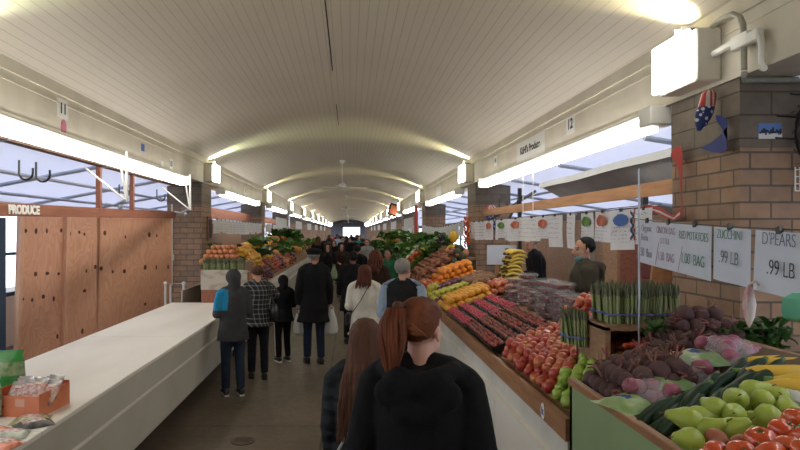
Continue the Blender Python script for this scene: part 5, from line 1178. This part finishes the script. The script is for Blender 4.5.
CACHE = {}
def cached(key, fn):
    if key not in CACHE: CACHE[key] = fn()
    return CACHE[key].copy()
def person(label, x, y, rz, H, pose='stand', top=C_BLK, hem=.82, legs=C_DJEAN, hair=H_DK, hs='short', hl=1.4, skin=0, vox=.014, lean=0, head=(0, 0), bulk=1.0, hood=None, group=None,
           arms=None, shoe=M_BLACK, sole=None, sleeves=True, shirt=None, step=0, patch=None, hat=None, z0=0, fem=False, seed=1, strands=90):
    rz = math.radians(rz)
    e = empty('person', label, 'person', (x, y, z0), rz, group); e.scale = (H/1.70,)*3
    near = vox < .012
    A_ = {'down': ((.225, -.02, 1.13), (.245, .05, .88)), 'hold': ((.22, -.02, 1.12), (.12, .22, 1.10)), 'phone': ((.23, .04, 1.14), (.08, .27, 1.30)), 'reach': ((.24, .1, 1.2), (.2, .36, 1.25)), 'bag': ((.23, -.03, 1.12), (.24, .03, .87))}
    arms = arms or ('down', 'down')
    def arm(i):
        a = A_[arms[i]] if isinstance(arms[i], str) else arms[i]; s = -1 if i == 0 else 1
        return [Vector((s*.165, -.01, 1.385)), Vector((s*a[0][0], a[0][1], a[0][2])), Vector((s*a[1][0], a[1][1], a[1][2]))]
    ca, sa = math.cos(math.radians(lean)), math.sin(math.radians(lean))
    def T(p):
        p = Vector(p)
        if p.z > .93:
            d = p.z-.93; w = min(1, d/.12); return Vector((p.x, p.y+d*sa*w, .93+d*(1-(1-ca)*w)-p.y*sa*.6*w))
        return p
    pivot = T((0, .005, 1.49)); HM = Matrix.Translation(pivot) @ Matrix.Rotation(math.radians(head[0]), 4, 'Z') @ Matrix.Rotation(math.radians(-head[1]-lean*.5), 4, 'X')
    H3 = HM.to_3x3()
    foot = {-1: step*.5, 1: -step*.5}
    def leg(s):
        f = foot[s]; return [Vector((s*.085, 0, .9)), Vector((s*.092, f*.45+.02, .48)), Vector((s*.098, f-.02, .085))]
    sw = .94 if fem else 1
    def torso(m, t=0, z0=.86, z1=1.43, flare=0):
        pr = [(.60, .175, .125), (.75, .172, .122), (.86, .168, .118), (.95, .158, .112), (1.05, .142 if fem else .15, .1), (1.15, .145 if fem else .158, .105), (1.26, .16, .118), (1.35, .172*sw, .105), (1.41, .135, .08), (1.455, .065, .06)]
        rs = []
        ps = [q for q in pr if z0-.001 <= q[0] <= z1+.05]
        if not ps or ps[0][0] > z0+.01:
            rr = [q for q in pr if q[0] <= z0] or [pr[0]]; ps = [(z0, rr[-1][1]+flare, rr[-1][2]+flare)]+ps
        for z, a, b in ps:
            fl = flare*max(0, (1.0-z)/.4); q = t*bulk+ (0 if z < 1.4 else -t*.2)
            rs.append([T((( a+q+fl)*math.cos(2*PI*j/20), (b+q+fl)*math.sin(2*PI*j/20)-.005, z)) for j in range(20)])
        m.rings(rs)
    def body():
        m = MB(); torso(m, -.012)
        for s in (-1, 1):
            L = leg(s); m.tube([L[0], L[0].lerp(L[1], .5), L[1], L[1].lerp(L[2], .35), L[2]], [.08, .068, .05, .05, .034], 10); m.ell(L[1], .05)
            m.tube([L[2]+Vector((0, -.03, -.02)), L[2]+Vector((0, .06, -.045)), L[2]+Vector((0, .15, -.06))], [.035, .034, .02], 8)
            a = [T(p) for p in arm(0 if s < 0 else 1)]
            m.tube([a[0], a[0].lerp(a[1], .5), a[1], a[1].lerp(a[2], .3), a[2]], [.046, .042, .034, .034, .023], 10)
            m.ell(a[0], .05)
            d = (a[2]-a[1]).normalized(); sd = Vector((0, 1, 0)).cross(d); sd = (Vector((0, 1, 0))-d*d.y).normalized() if abs(d.y) < .8 else Vector((s, 0, 0)); nrm_ = d.cross(sd).normalized()
            pc = a[2]+d*.05; MM = Matrix((sd, nrm_, d)).transposed(); m.ell(pc, (.04, .016, .052), MM, 10, 8)
            if vox < .018:
                inw = nrm_*(-1 if nrm_.x*s > 0 else 1)
                for k, (o, l) in enumerate(((-.028, .062), (-.0095, .074), (.0095, .078), (.028, .07))):
                    b = a[2]+d*.085+sd*o; m.tube([b, b+d*l*.45+sd*o*.15, b+d*l*.8+inw*.018, b+d*l+inw*.04], [.0095, .009, .0085, .007], 6)
                b = a[2]+d*.03+sd*.03; m.tube([b, b+sd*.025+d*.02+inw*.01, b+sd*.035+d*.05+inw*.02], [.012, .0105, .008], 6)
        # neck and head
        m.tube([T((0, -.005, 1.40)), pivot, HM @ Vector((0, 0, .06))], [.058, .052, .05], 12)
        E = lambda c, r, nu=14, nv=9: m.ell(HM @ Vector(c), r, H3, nu, nv)
        E((0, -.012, .118), (.075, .092, .086), 20, 12); E((0, .025, .07), (.06, .066, .07), 16, 10); E((0, .058, .012), (.03, .028, .02)); E((-.035, .03, .03), (.022, .04, .03)); E((.035, .03, .03), (.022, .04, .03))
        m.tube([HM @ Vector((0, .082, .105)), HM @ Vector((0, .1, .08)), HM @ Vector((0, .112, .062)), HM @ Vector((0, .092, .052))], [.008, .011, .015, .01], 8)
        E((-.028, .07, .062), (.02, .015, .016)); E((.028, .07, .062), (.02, .015, .016)); E((0, .086, .036), (.022, .01, .006)); E((0, .084, .026), (.018, .01, .006)); E((0, .078, .115), (.045, .012, .01))
        for s in (-1, 1): E((s*.077, -.005, .078), (.008, .018, .03))
        return remesh(m, max(.0065, vox*.6) if vox < .018 else vox*.8, 2, 'body')
    key = (pose, str(arms), lean, head, step, fem, vox)
    me = cached(('b',)+key, body); me.materials.append(SKINS[skin]); me.materials.append(M_EYE); me.materials.append(M_LIP)
    inv = HM.inverted()
    for p in me.polygons:
        c = inv @ p.center
        if c.y > .06 and c.z > 0:
            if abs(abs(c.x)-.03) < .013 and abs(c.z-.09) < .0065: p.material_index = 1
            elif abs(abs(c.x)-.031) < .019 and abs(c.z-.112) < .004: p.material_index = 1
            elif abs(c.x) < .024 and abs(c.z-.031) < .0085 and c.y > .075: p.material_index = 2
    link('body', me, e)
    def mk_top(sl=True, th=.028, hem_=hem, hood_=hood, fl=.03):
        m = MB(); torso(m, th, hem_, 1.43, fl)
        for s in (-1, 1):
            a = [T(p) for p in arm(0 if s < 0 else 1)]
            m.ell(a[0], (.06*bulk, .07*bulk, .055*bulk))
            if sl:
                b = bulk; m.tube([a[0], a[0].lerp(a[1], .5), a[1], a[1].lerp(a[2], .5), a[2].lerp(a[1], .02)], [.066*b, .064*b, .056*b, .052*b, .042*b], 12); m.ell(a[1], .058*b)
            m.tube([T((s*.02, -.005, 1.455)), T((s*.1, -.005, 1.43)), a[0]], [.05, .06, .06*bulk], 10)
        if hood_ == 'up':
            hm = MB(); m.ell(HM @ Vector((0, -.032, .118)), (.104, .115, .112), H3, 20, 12); m.ell(HM @ Vector((0, -.05, .03)), (.085, .085, .09), H3); m.tube([T((0, -.01, 1.40)), T((0, -.02, 1.50))], [.1, .085], 12)
        elif hood_ == 'down':
            m.tube([T((-.105, .045, 1.445)), T((-.125, -.05, 1.44)), T((-.07, -.125, 1.425)), T((0, -.15, 1.405)), T((.07, -.125, 1.425)), T((.125, -.05, 1.44)), T((.105, .045, 1.445))], [.022, .035, .042, .046, .042, .035, .022], 12)
            m.ell(T((0, -.125, 1.37)), (.15*bulk, .045, .085)); m.ell(T((0, -.14, 1.31)), (.09*bulk, .035, .06))
        elif hood_ == 'collar':
            m.tube([T((.075*math.cos(t), .072*math.sin(t)-.01, 1.455)) for t in [PI/2+2*PI*i/14 for i in range(15)]], .022, 8)
        r = remesh(m, vox, 3, 'top')
        return r
    tm = cached(('t',)+key+(hem, bulk, hood, sleeves), lambda: mk_top(sleeves)); tm.materials.append(top)
    if patch:
        tm.materials.append(patch[0])
        for p in tm.polygons:
            if patch[1](p.center): p.material_index = 1
    link('jacket' if sleeves else 'vest', tm, e)
    if shirt: sm = cached(('s',)+key, lambda: mk_top(True, .012, .9, None, 0)); sm.materials.append(shirt); link('shirt', sm, e)
    def mk_legs():
        m = MB()
        rs = [[(a*math.cos(2*PI*j/18), b*math.sin(2*PI*j/18), z) for j in range(18)] for z, a, b in ((.8, .14, .1), (.88, .17, .118), (1.0, .155, .108))]; m.rings(rs)
        for s in (-1, 1): L = leg(s); m.tube([L[0], L[0].lerp(L[1], .5), L[1], L[1].lerp(L[2], .5), L[2]+Vector((0, 0, .01))], [.098, .084, .066, .064, .056], 12)
        return remesh(m, vox, 2, 'trousers')
    lm = cached(('l', step, vox), mk_legs); lm.materials.append(legs); link('trousers', lm, e)
    for s in (-1, 1):
        f = leg(s)[2]; m = MB(); o = f+Vector((0, 0, -.085))
        rs = []
        for yy, w, h in ((-.075, .022, .05), (-.06, .038, .085), (0, .042, .10), (.05, .044, .085), (.11, .048, .06), (.165, .042, .045), (.19, .02, .03)):
            rs.append([(o.x+w*math.cos(2*PI*j/12), o.y+yy, o.z+.012+h/2+h/2*math.sin(2*PI*j/12)) for j in range(12)])
        m.rings(rs); sh = obj('shoe', m, shoe, e)
        m = MB(); m.rings([[(o.x+w, o.y+yy, z+o.z) for w, yy in ((-.03, -.08), (.03, -.08), (.045, 0), (.05, .1), (.03, .19), (-.03, .19), (-.05, .1), (-.045, 0))] for z in (0.001, .022)]); obj('sole', m, sole or M_BLACK, sh, smooth=False)
    # hair
    rr = random.Random(seed); m = MB(); C0 = Vector((0, -.012, .118)); RX = Vector((.082, .1, .093))
    def sp(d, k=1.0): return C0+Vector((d.x*RX.x, d.y*RX.y, d.z*RX.z))*k
    if hood == 'up':
        m.ell(HM @ Vector((0, .02, .13)), (.07, .07, .07), H3)
    elif hs == 'bald':
        for i in range(26):
            az = math.radians(rr.uniform(-95, 95)); d0 = Vector((math.sin(az), -math.cos(az), -.1-rr.random()*.3)).normalized(); m.ell(HM @ sp(d0, .96), (.014, .014, .02), H3, 6, 5)
    else:
        m.ell(HM @ Vector((0, -.026, .128)), (.081, .09, .088), H3, 20, 12, lambda v: v if v.y < .4 or v.z > .25 else Vector((v.x*.9, v.y*.55, v.z)))
        rad = .0055 if near else .012; n = (strands*2 if strands > 100 else strands) if near else 46
        if hs == 'short':
            for i in range(n):
                az = math.radians(rr.uniform(-105, 105)); e0 = rr.uniform(.2, 1.45)
                pts = []
                for k in range(4):
                    el_ = e0-.22*k; 
                    if el_ < -.55: break
                    d = Vector((math.sin(az)*math.cos(el_), -math.cos(az)*math.cos(el_), math.sin(el_))); pts.append(HM @ sp(d, .99))
                if len(pts) > 2: m.tube(pts, [rad*1.1]*(len(pts)-1)+[rad*.4], 5)
            for i in range(n//2):
                az = math.radians(rr.uniform(-80, 80)); pts = [HM @ sp(Vector((math.sin(az)*math.cos(q), -math.cos(az)*math.cos(q), math.sin(q))), .985) for q in (.1, -.15, -.4)]
                m.tube(pts, [rad, rad, rad*.4], 5)
        elif hs in ('long', 'bob', 'curly'):
            for i in range(int(n*1.6)):
                az = math.radians(rr.uniform(-128, 128)); pts = []
                for k in range(5):
                    q = 1.5-.42*k; a2 = az
                    pts.append(HM @ sp(Vector((math.sin(a2)*math.cos(q), -math.cos(a2)*math.cos(q), math.sin(q))), 1.0+.03*rr.random()+(.12 if hs == 'curly' else 0)))
                b = pts[-1]; zl = hl+rr.uniform(-.03, .03)+(.03 if abs(az) > 1.5 else 0); dn = b.z-zl
                if dn > 0:
                    out = Vector((b.x-pivot.x, b.y-pivot.y, 0)); back = pivot.y-(.15+.03*bulk)
                    for k in range(1, 5):
                        t = k/4; w = Vector((b.x+out.x*(.55 if strands > 100 else .15)*t+rr.uniform(-.008, .008), b.y+out.y*.1*t, b.z-dn*t))
                        if w.z < 1.46:
                            fw = b.y-pivot.y > .0
                            f2 = min(1, (1.46-w.z)/.1); w.y = (max(w.y, pivot.y+.14*f2) if fw else min(w.y, pivot.y+(back-pivot.y)*(.7+.3*f2)-.02*rr.random())); 
                            w.x *= 1.05
                        if hs == 'curly': w += Vector((rr.uniform(-.025, .025), rr.uniform(-.025, .025), 0))
                        pts.append(w)
                m.tube(pts, [rad*.8]+[rad*1.25]*(len(pts)-2)+[rad*.3], 5)
        elif hs == 'ponytail':
            K = Vector((-.35, -.85, .55)).normalized(); kp = HM @ sp(K, 1.12)
            for i in range(n*2):
                az = math.radians(rr.uniform(-150, 150)); el_ = -.5 if abs(az) < 1.0 else .0+.55*(abs(az)-1.0)/1.6
                d0 = Vector((math.sin(az)*math.cos(el_), -math.cos(az)*math.cos(el_), math.sin(el_))); pts = []
                for k in range(7):
                    d = d0.lerp(K, k/6)
                    if d.length < .3: d += Vector((0, 0, .6))
                    d.normalize(); pts.append(HM @ sp(d, 1.0+.012*rr.random()+(.06 if k == 6 else 0)))
                m.tube(pts, [rad*.5]+[rad*1.3]*5+[rad], 5)
            for i in range(n):
                a1, a2 = rr.uniform(0, 6.28), rr.random(); off = Vector((math.cos(a1), math.sin(a1), 0))*a2
                L = hl_len*rr.uniform(.8, 1.04); pts = []
                for k in range(8):
                    t = k/7; pts.append(kp+Vector((-.026*math.sin(min(1, t*2.2)*PI/2)-.01*t, -.035*math.sin(min(1, t*2)*PI/2), .028*math.sin(PI*min(1, t*3))-L*t*t*.35-L*t*.65))+off*(.013+.030*math.sin(PI*min(1, t*1.05)))+Vector((.012*math.sin(5*t+a1), 0, 0)))
                m.tube(pts, [rad*1.1]*6+[rad*.8, rad*.25], 5)
            b = MB(); b.ell(kp+Vector((-.008, -.01, .012)), (.022, .022, .018)); obj('hair_tie', b, H_BR, e)
    obj('hair', m, hair, e, sharp=80)
    if hat == 'cap':
        m = MB(); m.ell(HM @ Vector((0, -.015, .175)), (.118, .135, .05), H3, 20, 10); m.ell(HM @ Vector((0, -.015, .145)), (.1, .118, .06), H3, 20, 8); m.ell(HM @ Vector((0, .1, .14)), (.06, .05, .01), H3); obj('flat_cap', m, C_COAT, e)
    if hat == 'beanie':
        m = MB(); m.ell(HM @ Vector((0, -.015, .15)), (.088, .105, .085), H3, 20, 12, lambda v: v if v.z > -.2 else Vector((v.x, v.y, -.2))); obj('beanie', m, C_COAT, e)
    return e, HM, T
hl_len = .30
def onp(e, name, mb, mat, lab=None, **k): 
    o = obj(name, mb, mat, e, **k)
    if lab: o['label'] = lab
    return o
X_ = lambda px, Y: (px-350)*Y/F
# redheaded shopper in front
e, HM, T = person('person with copper red ponytail in a black hooded jacket, nearest in the aisle', 0.268, 2.2, -12, 1.70, 'red', C_BLK, .78, C_DJEAN, H_RED, 'ponytail', skin=3, vox=.0095, head=(-26, 2), bulk=1.1, hood='down', fem=True, strands=150, seed=5)
e, HM, T = person('person with long brown hair in a slate puffer jacket, left of the redhead', .075, 2.8, -4, 1.53, 'brown', C_PUFF, .78, C_DJEAN, H_BR, 'long', 1.13, skin=0, vox=.0105, head=(-6, 4), bulk=.92, hood='collar', fem=True, strands=150, seed=6, arms=(((.19, -.03, 1.13), (.19, .1, .9)), ((.19, -.03, 1.13), (.19, .1, .9))))
m = MB(); m.tube([T((.10, -.155, 1.46)), T((.02, -.19, 1.33)), T((-.08, -.185, 1.15)), T((-.17, -.13, .98))], .007, 6); onp(e, 'strap', m, pmat('pale strap', (.45, .42, .4), .6))
e, HM, T = person('person with grey hair in black vest and light blue shirt sleeves', X_(403, 6.1), 6.1, -14, 1.67, 'vest', C_VEST, .86, C_DJEAN, H_GR, 'short', skin=0, vox=.0115, head=(-22, 4), sleeves=False, shirt=C_LBLUE, bulk=1.2, arms=('hold', 'hold'), hood='collar')
e, HM, T = person('person with auburn bob in a cream knit jacket with a thin black strap', X_(365, 7.4), 7.4, -8, 1.53, 'white', C_WHITE, .72, C_DJEAN, H_AUB, 'bob', 1.40, skin=3, vox=.0115, head=(-30, 3), bulk=1.25, step=.3, fem=True, sole=M_WHITEMETAL, arms=('hold', 'down'))
m = MB(); m.tube([T((.09, -.11, 1.475)), T((.05, -.165, 1.38)), T((-.05, -.175, 1.2)), T((-.15, -.165, 1.06)), T((-.22, -.05, .98))], .006, 6); onp(e, 'strap', m, M_BLACK)
m = MB(); m.box(T((-.25, .03, .93)), (.06, .22, .17), bev=.02); onp(e, 'shoulder_bag', m, M_BLACK, smooth=False)
e, HM, T = person('person in a dark flat cap and long black coat carrying white bags', X_(314, 8.65), 8.65, 12, 1.70, 'coat', C_COAT, .62, C_JEAN, H_GR, 'short', skin=1, vox=.012, head=(-35, 3), bulk=1.15, arms=('bag', 'bag'), hat='cap', hood='collar', step=.08)
def carrier(x, y, z, s, lab, mat=M_WRAP):
    m = MB(); n = 14
    m.rings([[(a*math.cos(2*PI*j/n)*(1+.1*math.sin(j*2.3)), b*math.sin(2*PI*j/n)*(1+.1*math.cos(j*1.7)), zz) for j in range(n)] for a, b, zz in ((.02, .02, 0), (.05, .03, -.06), (.085, .05, -.16), (.1, .06, -.27), (.095, .06, -.34), (.05, .03, -.37))])
    for sx in (-1, 1): m.tube([(sx*.03, 0, -.05), (sx*.03, 0, .03), (0, 0, .05)], [.012, .008, .008], 5)
    tag(obj('carrier_bag', m, mat, loc=(x, y, z)), lab, 'bag'); return
hp = e.matrix_world
c, s_ = math.cos(math.radians(12)), math.sin(math.radians(12)); px0, py0 = X_(314, 8.65), 8.65
carrier(px0+.26, py0-.02, .80, 1, 'white plastic carrier bag in the right hand of the capped shopper'); carrier(px0-.22, py0+.04, .78, 1, 'white plastic carrier bag at the left side of the capped shopper'); carrier(px0+.16, py0+.1, .78, 1, 'second white plastic carrier bag behind the one in the right hand')
e, HM, T = person('person in charcoal hooded jacket with bright blue left shoulder, hood up', X_(233, 6.95), 6.95, 24, 1.49, 'boy', C_GREY, .74, C_JEAN, H_BR, 'short', skin=0, vox=.012, head=(20, 8), hood='up', bulk=1.15, arms=('hold', 'hold'), shoe=M_BLACK, sole=M_WHITEMETAL, step=.06,
   patch=(C_CYAN, lambda c: c.x < -.085-.1*max(0, (1.38-c.z)) and 1.17 < c.z < 1.46 and not (c.z > 1.44 and c.x > -.12)))
e, HM, T = person('person in black and white plaid shirt with a dark handbag at the counter', X_(258, 7.75), 7.75, 10, 1.50, 'plaid', M_PLAID, .80, C_DJEAN, H_BR, 'short', skin=0, vox=.0125, head=(25, 18), bulk=1.12, fem=True, arms=('hold', ((.27, .08, 1.25), (.1, .22, 1.36))), step=.1)
m = MB(); m.ell((.24, -.06, 1.0), (.07, .13, .14)); m.tube([(.24, -.1, 1.1), (.2, -.1, 1.3), (.14, -.08, 1.45), (.16, .06, 1.4), (.22, .02, 1.12)], .012, 6); onp(e, 'handbag', m, M_BLACK)
e, HM, T = person('person, small child in black hooded tracksuit with white stripes', X_(283, 8.75), 8.75, 30, 1.29, 'child', C_BLK, .80, C_BLK, H_DK, 'short', skin=0, vox=.0135, head=(10, 10), hood='up', bulk=1.15, arms=('hold', 'hold'), sole=M_WHITEMETAL)
m = MB(); m.tube([(-.182, .02, .86), (-.164, .03, .48), (-.158, 0, .13)], .009, 5); onp(e, 'stripe', m, M_WHITEMETAL); m = MB(); m.tube([(.182, .02, .86), (.164, .03, .48), (.158, 0, .13)], .009, 5); onp(e, 'stripe', m, M_WHITEMETAL)
# middle distance
person('person in a bulky black coat and beanie stooping behind cream knit jacket', X_(352, 10.2), 10.2, -10, 1.60, 'stoop', C_COAT, .6, C_DJEAN, H_BLK, 'short', skin=2, vox=.014, bulk=1.2, hat='beanie', hood='collar', lean=14, head=(30, 5))
person('person with a big mass of dark auburn curls and dark brown coat', X_(376, 9.3), 9.3, -20, 1.64, 'curl', C_BROWN, .6, C_DJEAN, H_AUB, 'curly', 1.36, skin=1, vox=.014, bulk=1.2, hood='collar', fem=True, head=(-20, 0))
person('person with dark beard in green top facing the camera by right counter', X_(388, 11.8), 11.8, 150, 1.60, 'green', C_GREEN, .82, C_DJEAN, H_BLK, 'short', skin=1, vox=.014, bulk=1.1, shirt=None)
e, HM, T = person('person with long dark hair facing the camera holding pale green bag', X_(328, 16.5), 16.5, 176, 1.60, 'walk1', C_BLK, .62, C_DJEAN, H_DK, 'long', 1.3, skin=0, vox=.016, bulk=1.2, fem=True, arms=('down', 'hold'), step=.25)
carrier(X_(334, 16.2), 16.2, 1.0, 1, 'pale green shopping bag held by walking shopper with long dark hair', pmat('pale green bag', (.2, .28, .16), .6))
person('person with dark brown bob facing camera in a brown coat beside them', X_(341.5, 17.3), 17.3, 185, 1.60, 'walk1', C_BROWN, .62, C_DJEAN, H_DK, 'bob', 1.4, skin=0, vox=.016, bulk=1.2, fem=True, arms=('down', 'hold'), step=.25)
person('person in black parka just behind the stooping shopper', X_(357, 13.2), 13.2, 5, 1.66, 'mid', C_BLK, .7, C_DJEAN, H_BLK, 'short', skin=1, vox=.016, bulk=1.15, hood='down')
person('person in light grey top farther on beside auburn curls', X_(367, 19.5), 19.5, 170, 1.7, 'mid', C_GRAYL, .8, C_DJEAN, H_BR, 'short', skin=0, vox=.018, bulk=1.2, hood='down')
# vendors
e, HM, T = person('person with bald head in a black sweatshirt behind the bananas', 2.98, 9.2, 75, 1.78, 'vend', C_COAT, .8, C_DJEAN, H_GR, 'bald', skin=3, vox=.013, head=(18, 18), bulk=1.15, arms=('hold', 'hold'), lean=6, z0=.12)
m = MB(); m.ell(T((.14, -.12, 1.27)), (.08, .03, .05), Matrix.Rotation(.5, 3, 'Z')); o = onp(e, 'back_print', m, pmat('faded print', (.16, .16, .15), .9)); m = MB(); m.ell(T((.195, .03, 1.33)), (.035, .05, .06)); onp(e, 'sleeve_print', m, MATS['faded print'])
e, HM, T = person('person in olive hooded parka with teal face mask lowered, behind clamshells', 2.33, 5.75, 78, 1.74, 'parka', C_OLIVE, .7, C_DJEAN, H_BLK, 'short', skin=0, vox=.0115, head=(12, 4), bulk=1.2, hood='down', arms=('hold', 'hold'), z0=.16)
m = MB(); m.ell(HM @ Vector((0, .045, .01)), (.056, .05, .034), HM.to_3x3()); onp(e, 'face_mask', m, pmat('teal mask', (.10, .26, .28), .8))
person('person in bright red top working behind the left peach mound', X_(240, 13.2), 13.2, -60, 1.68, 'mid', C_RED, .8, C_DJEAN, H_BLK, 'short', skin=1, vox=.016, bulk=1.2, hood='down')
person('person in black jacket bending behind the asparagus crate on left', X_(220, 12.7), 12.7, -70, 1.62, 'mid3', C_BLK, .8, C_DJEAN, H_BLK, 'short', skin=1, vox=.016, bulk=1.2, hood='down', lean=12)
# distant crowd
crowd = [(310, 24, C_NAVY, H_DK, 'navy coat', 'dark hair'), (318, 22, C_BLK, H_BR, 'black coat', 'brown hair'), (323, 30, C_NAVY, H_GR, 'navy jacket', 'grey hair'), (329, 27, C_GREY, H_DK, 'charcoal jacket', 'dark hair'), (334, 22, C_BLK, H_BLK, 'black jacket', 'black hair'), (338, 33, C_LBLUE, H_BR, 'light blue shirt', 'brown hair'), (343, 26, C_COAT, H_DK, 'long black coat', 'dark hair'), (347, 38, C_NAVY, H_DK, 'dark navy jacket', 'dark hair'),
         (350, 29, C_BROWN, H_BR, 'brown jacket', 'brown hair'), (353, 23, C_COAT, H_BLK, 'black wool coat', 'black hair'), (359, 31, C_TEAL, H_BR, 'turquoise jacket', 'brown hair'), (363, 26, C_BLK, H_AUB, 'black jacket', 'auburn hair'), (369, 24, C_NAVY, H_DK, 'navy coat', 'short dark hair'), (374, 35, C_GREY, H_GR, 'grey jacket', 'grey hair'), (365, 44, C_BROWN, H_DK, 'brown coat', 'dark hair'), (356, 46, C_BLK, H_DK, 'black coat', 'dark hair'),
         (344, 50, C_WHITE, H_BR, 'cream coat', 'brown hair'), (337, 46, C_BLK, H_DK, 'black coat', 'dark hair'), (331, 42, C_RED, H_DK, 'red jacket', 'dark hair'), (351, 60, C_NAVY, H_DK, 'navy coat', 'dark hair'), (346, 68, C_BLK, H_DK, 'black coat', 'dark hair'), (340, 58, C_COAT, H_GR, 'black coat', 'grey hair'), (357, 62, C_BLK, H_BR, 'black coat', 'brown hair'), (361, 54, C_GREY, H_DK, 'grey coat', 'dark hair'), (352, 75, C_COAT, H_DK, 'black coat', 'dark hair'), (326, 36, C_OLIVE, H_BR, 'olive coat', 'brown hair')]
POS = lambda px: 'aisle left' if px < 333 else ('aisle middle' if px < 355 else 'aisle right')
for i, (px, Y, tp, hr, tn, hn) in enumerate(crowd):
    cx_ = max(-1.3, min(.75, X_(px, Y)))
    v = i % 3; away = i % 2
    person('distant person with %s in %s, %s, %s' % (hn, tn, POS(px), 'front of crowd' if Y < 27 else ('second row' if Y < 37 else ('third row' if Y < 48 else ('fourth row' if Y < 61 else 'farthest')))), cx_, Y, 0 if away else 178, 1.62+.05*((i*7) % 4), 'far%d' % v, tp, (.62, .8, .7)[v], C_DJEAN, hr, ('short', 'bob', 'short')[v], 1.4, skin=(0, 1, 0, 2)[i % 4], vox=.022, bulk=1.25, arms=(('down', 'down'), ('hold', 'down'), ('hold', 'hold'))[v], hood='collar', step=(.2, .3, .1)[v], group='distant shoppers')

for x, y, z, lab in ((2.38, 5.75, .16, 'low wooden platform under the masked vendor'), (2.95, 9.2, .12, 'low wooden platform under the bald vendor')):
    tag(obj('wooden_platform', MB().box((0, 0, z/2), (.6, .9, z)), M_CRATE, loc=(x+.12, y, 0), smooth=False), lab, 'platform')
# ------------------------------------------------------------------ camera, world, view
cam = bpy.data.cameras.new('camera'); co = bpy.data.objects.new('camera', cam); COL.objects.link(co)
cam.sensor_width = 36; cam.lens = F/800*36; cam.shift_x = 50/800; cam.shift_y = 7/800; cam.clip_end = 300; cam.clip_start = .05
co.location = (0, 0, EYE); co.rotation_euler = (PI/2, 0, 0); sc.camera = co
w = bpy.data.worlds.new('sky'); sc.world = w; w.use_nodes = True; nt = w.node_tree; nt.nodes.clear()
o = nd(nt, 'ShaderNodeOutputWorld'); b = nd(nt, 'ShaderNodeBackground'); b.inputs['Color'].default_value = (.88, .92, 1, 1); b.inputs['Strength'].default_value = 2.6
nt.links.new(b.outputs[0], o.inputs[0])
sc.view_settings.view_transform = 'Standard'; sc.view_settings.look = 'None'; sc.view_settings.gamma = 1; sc.view_settings.exposure = 0.2
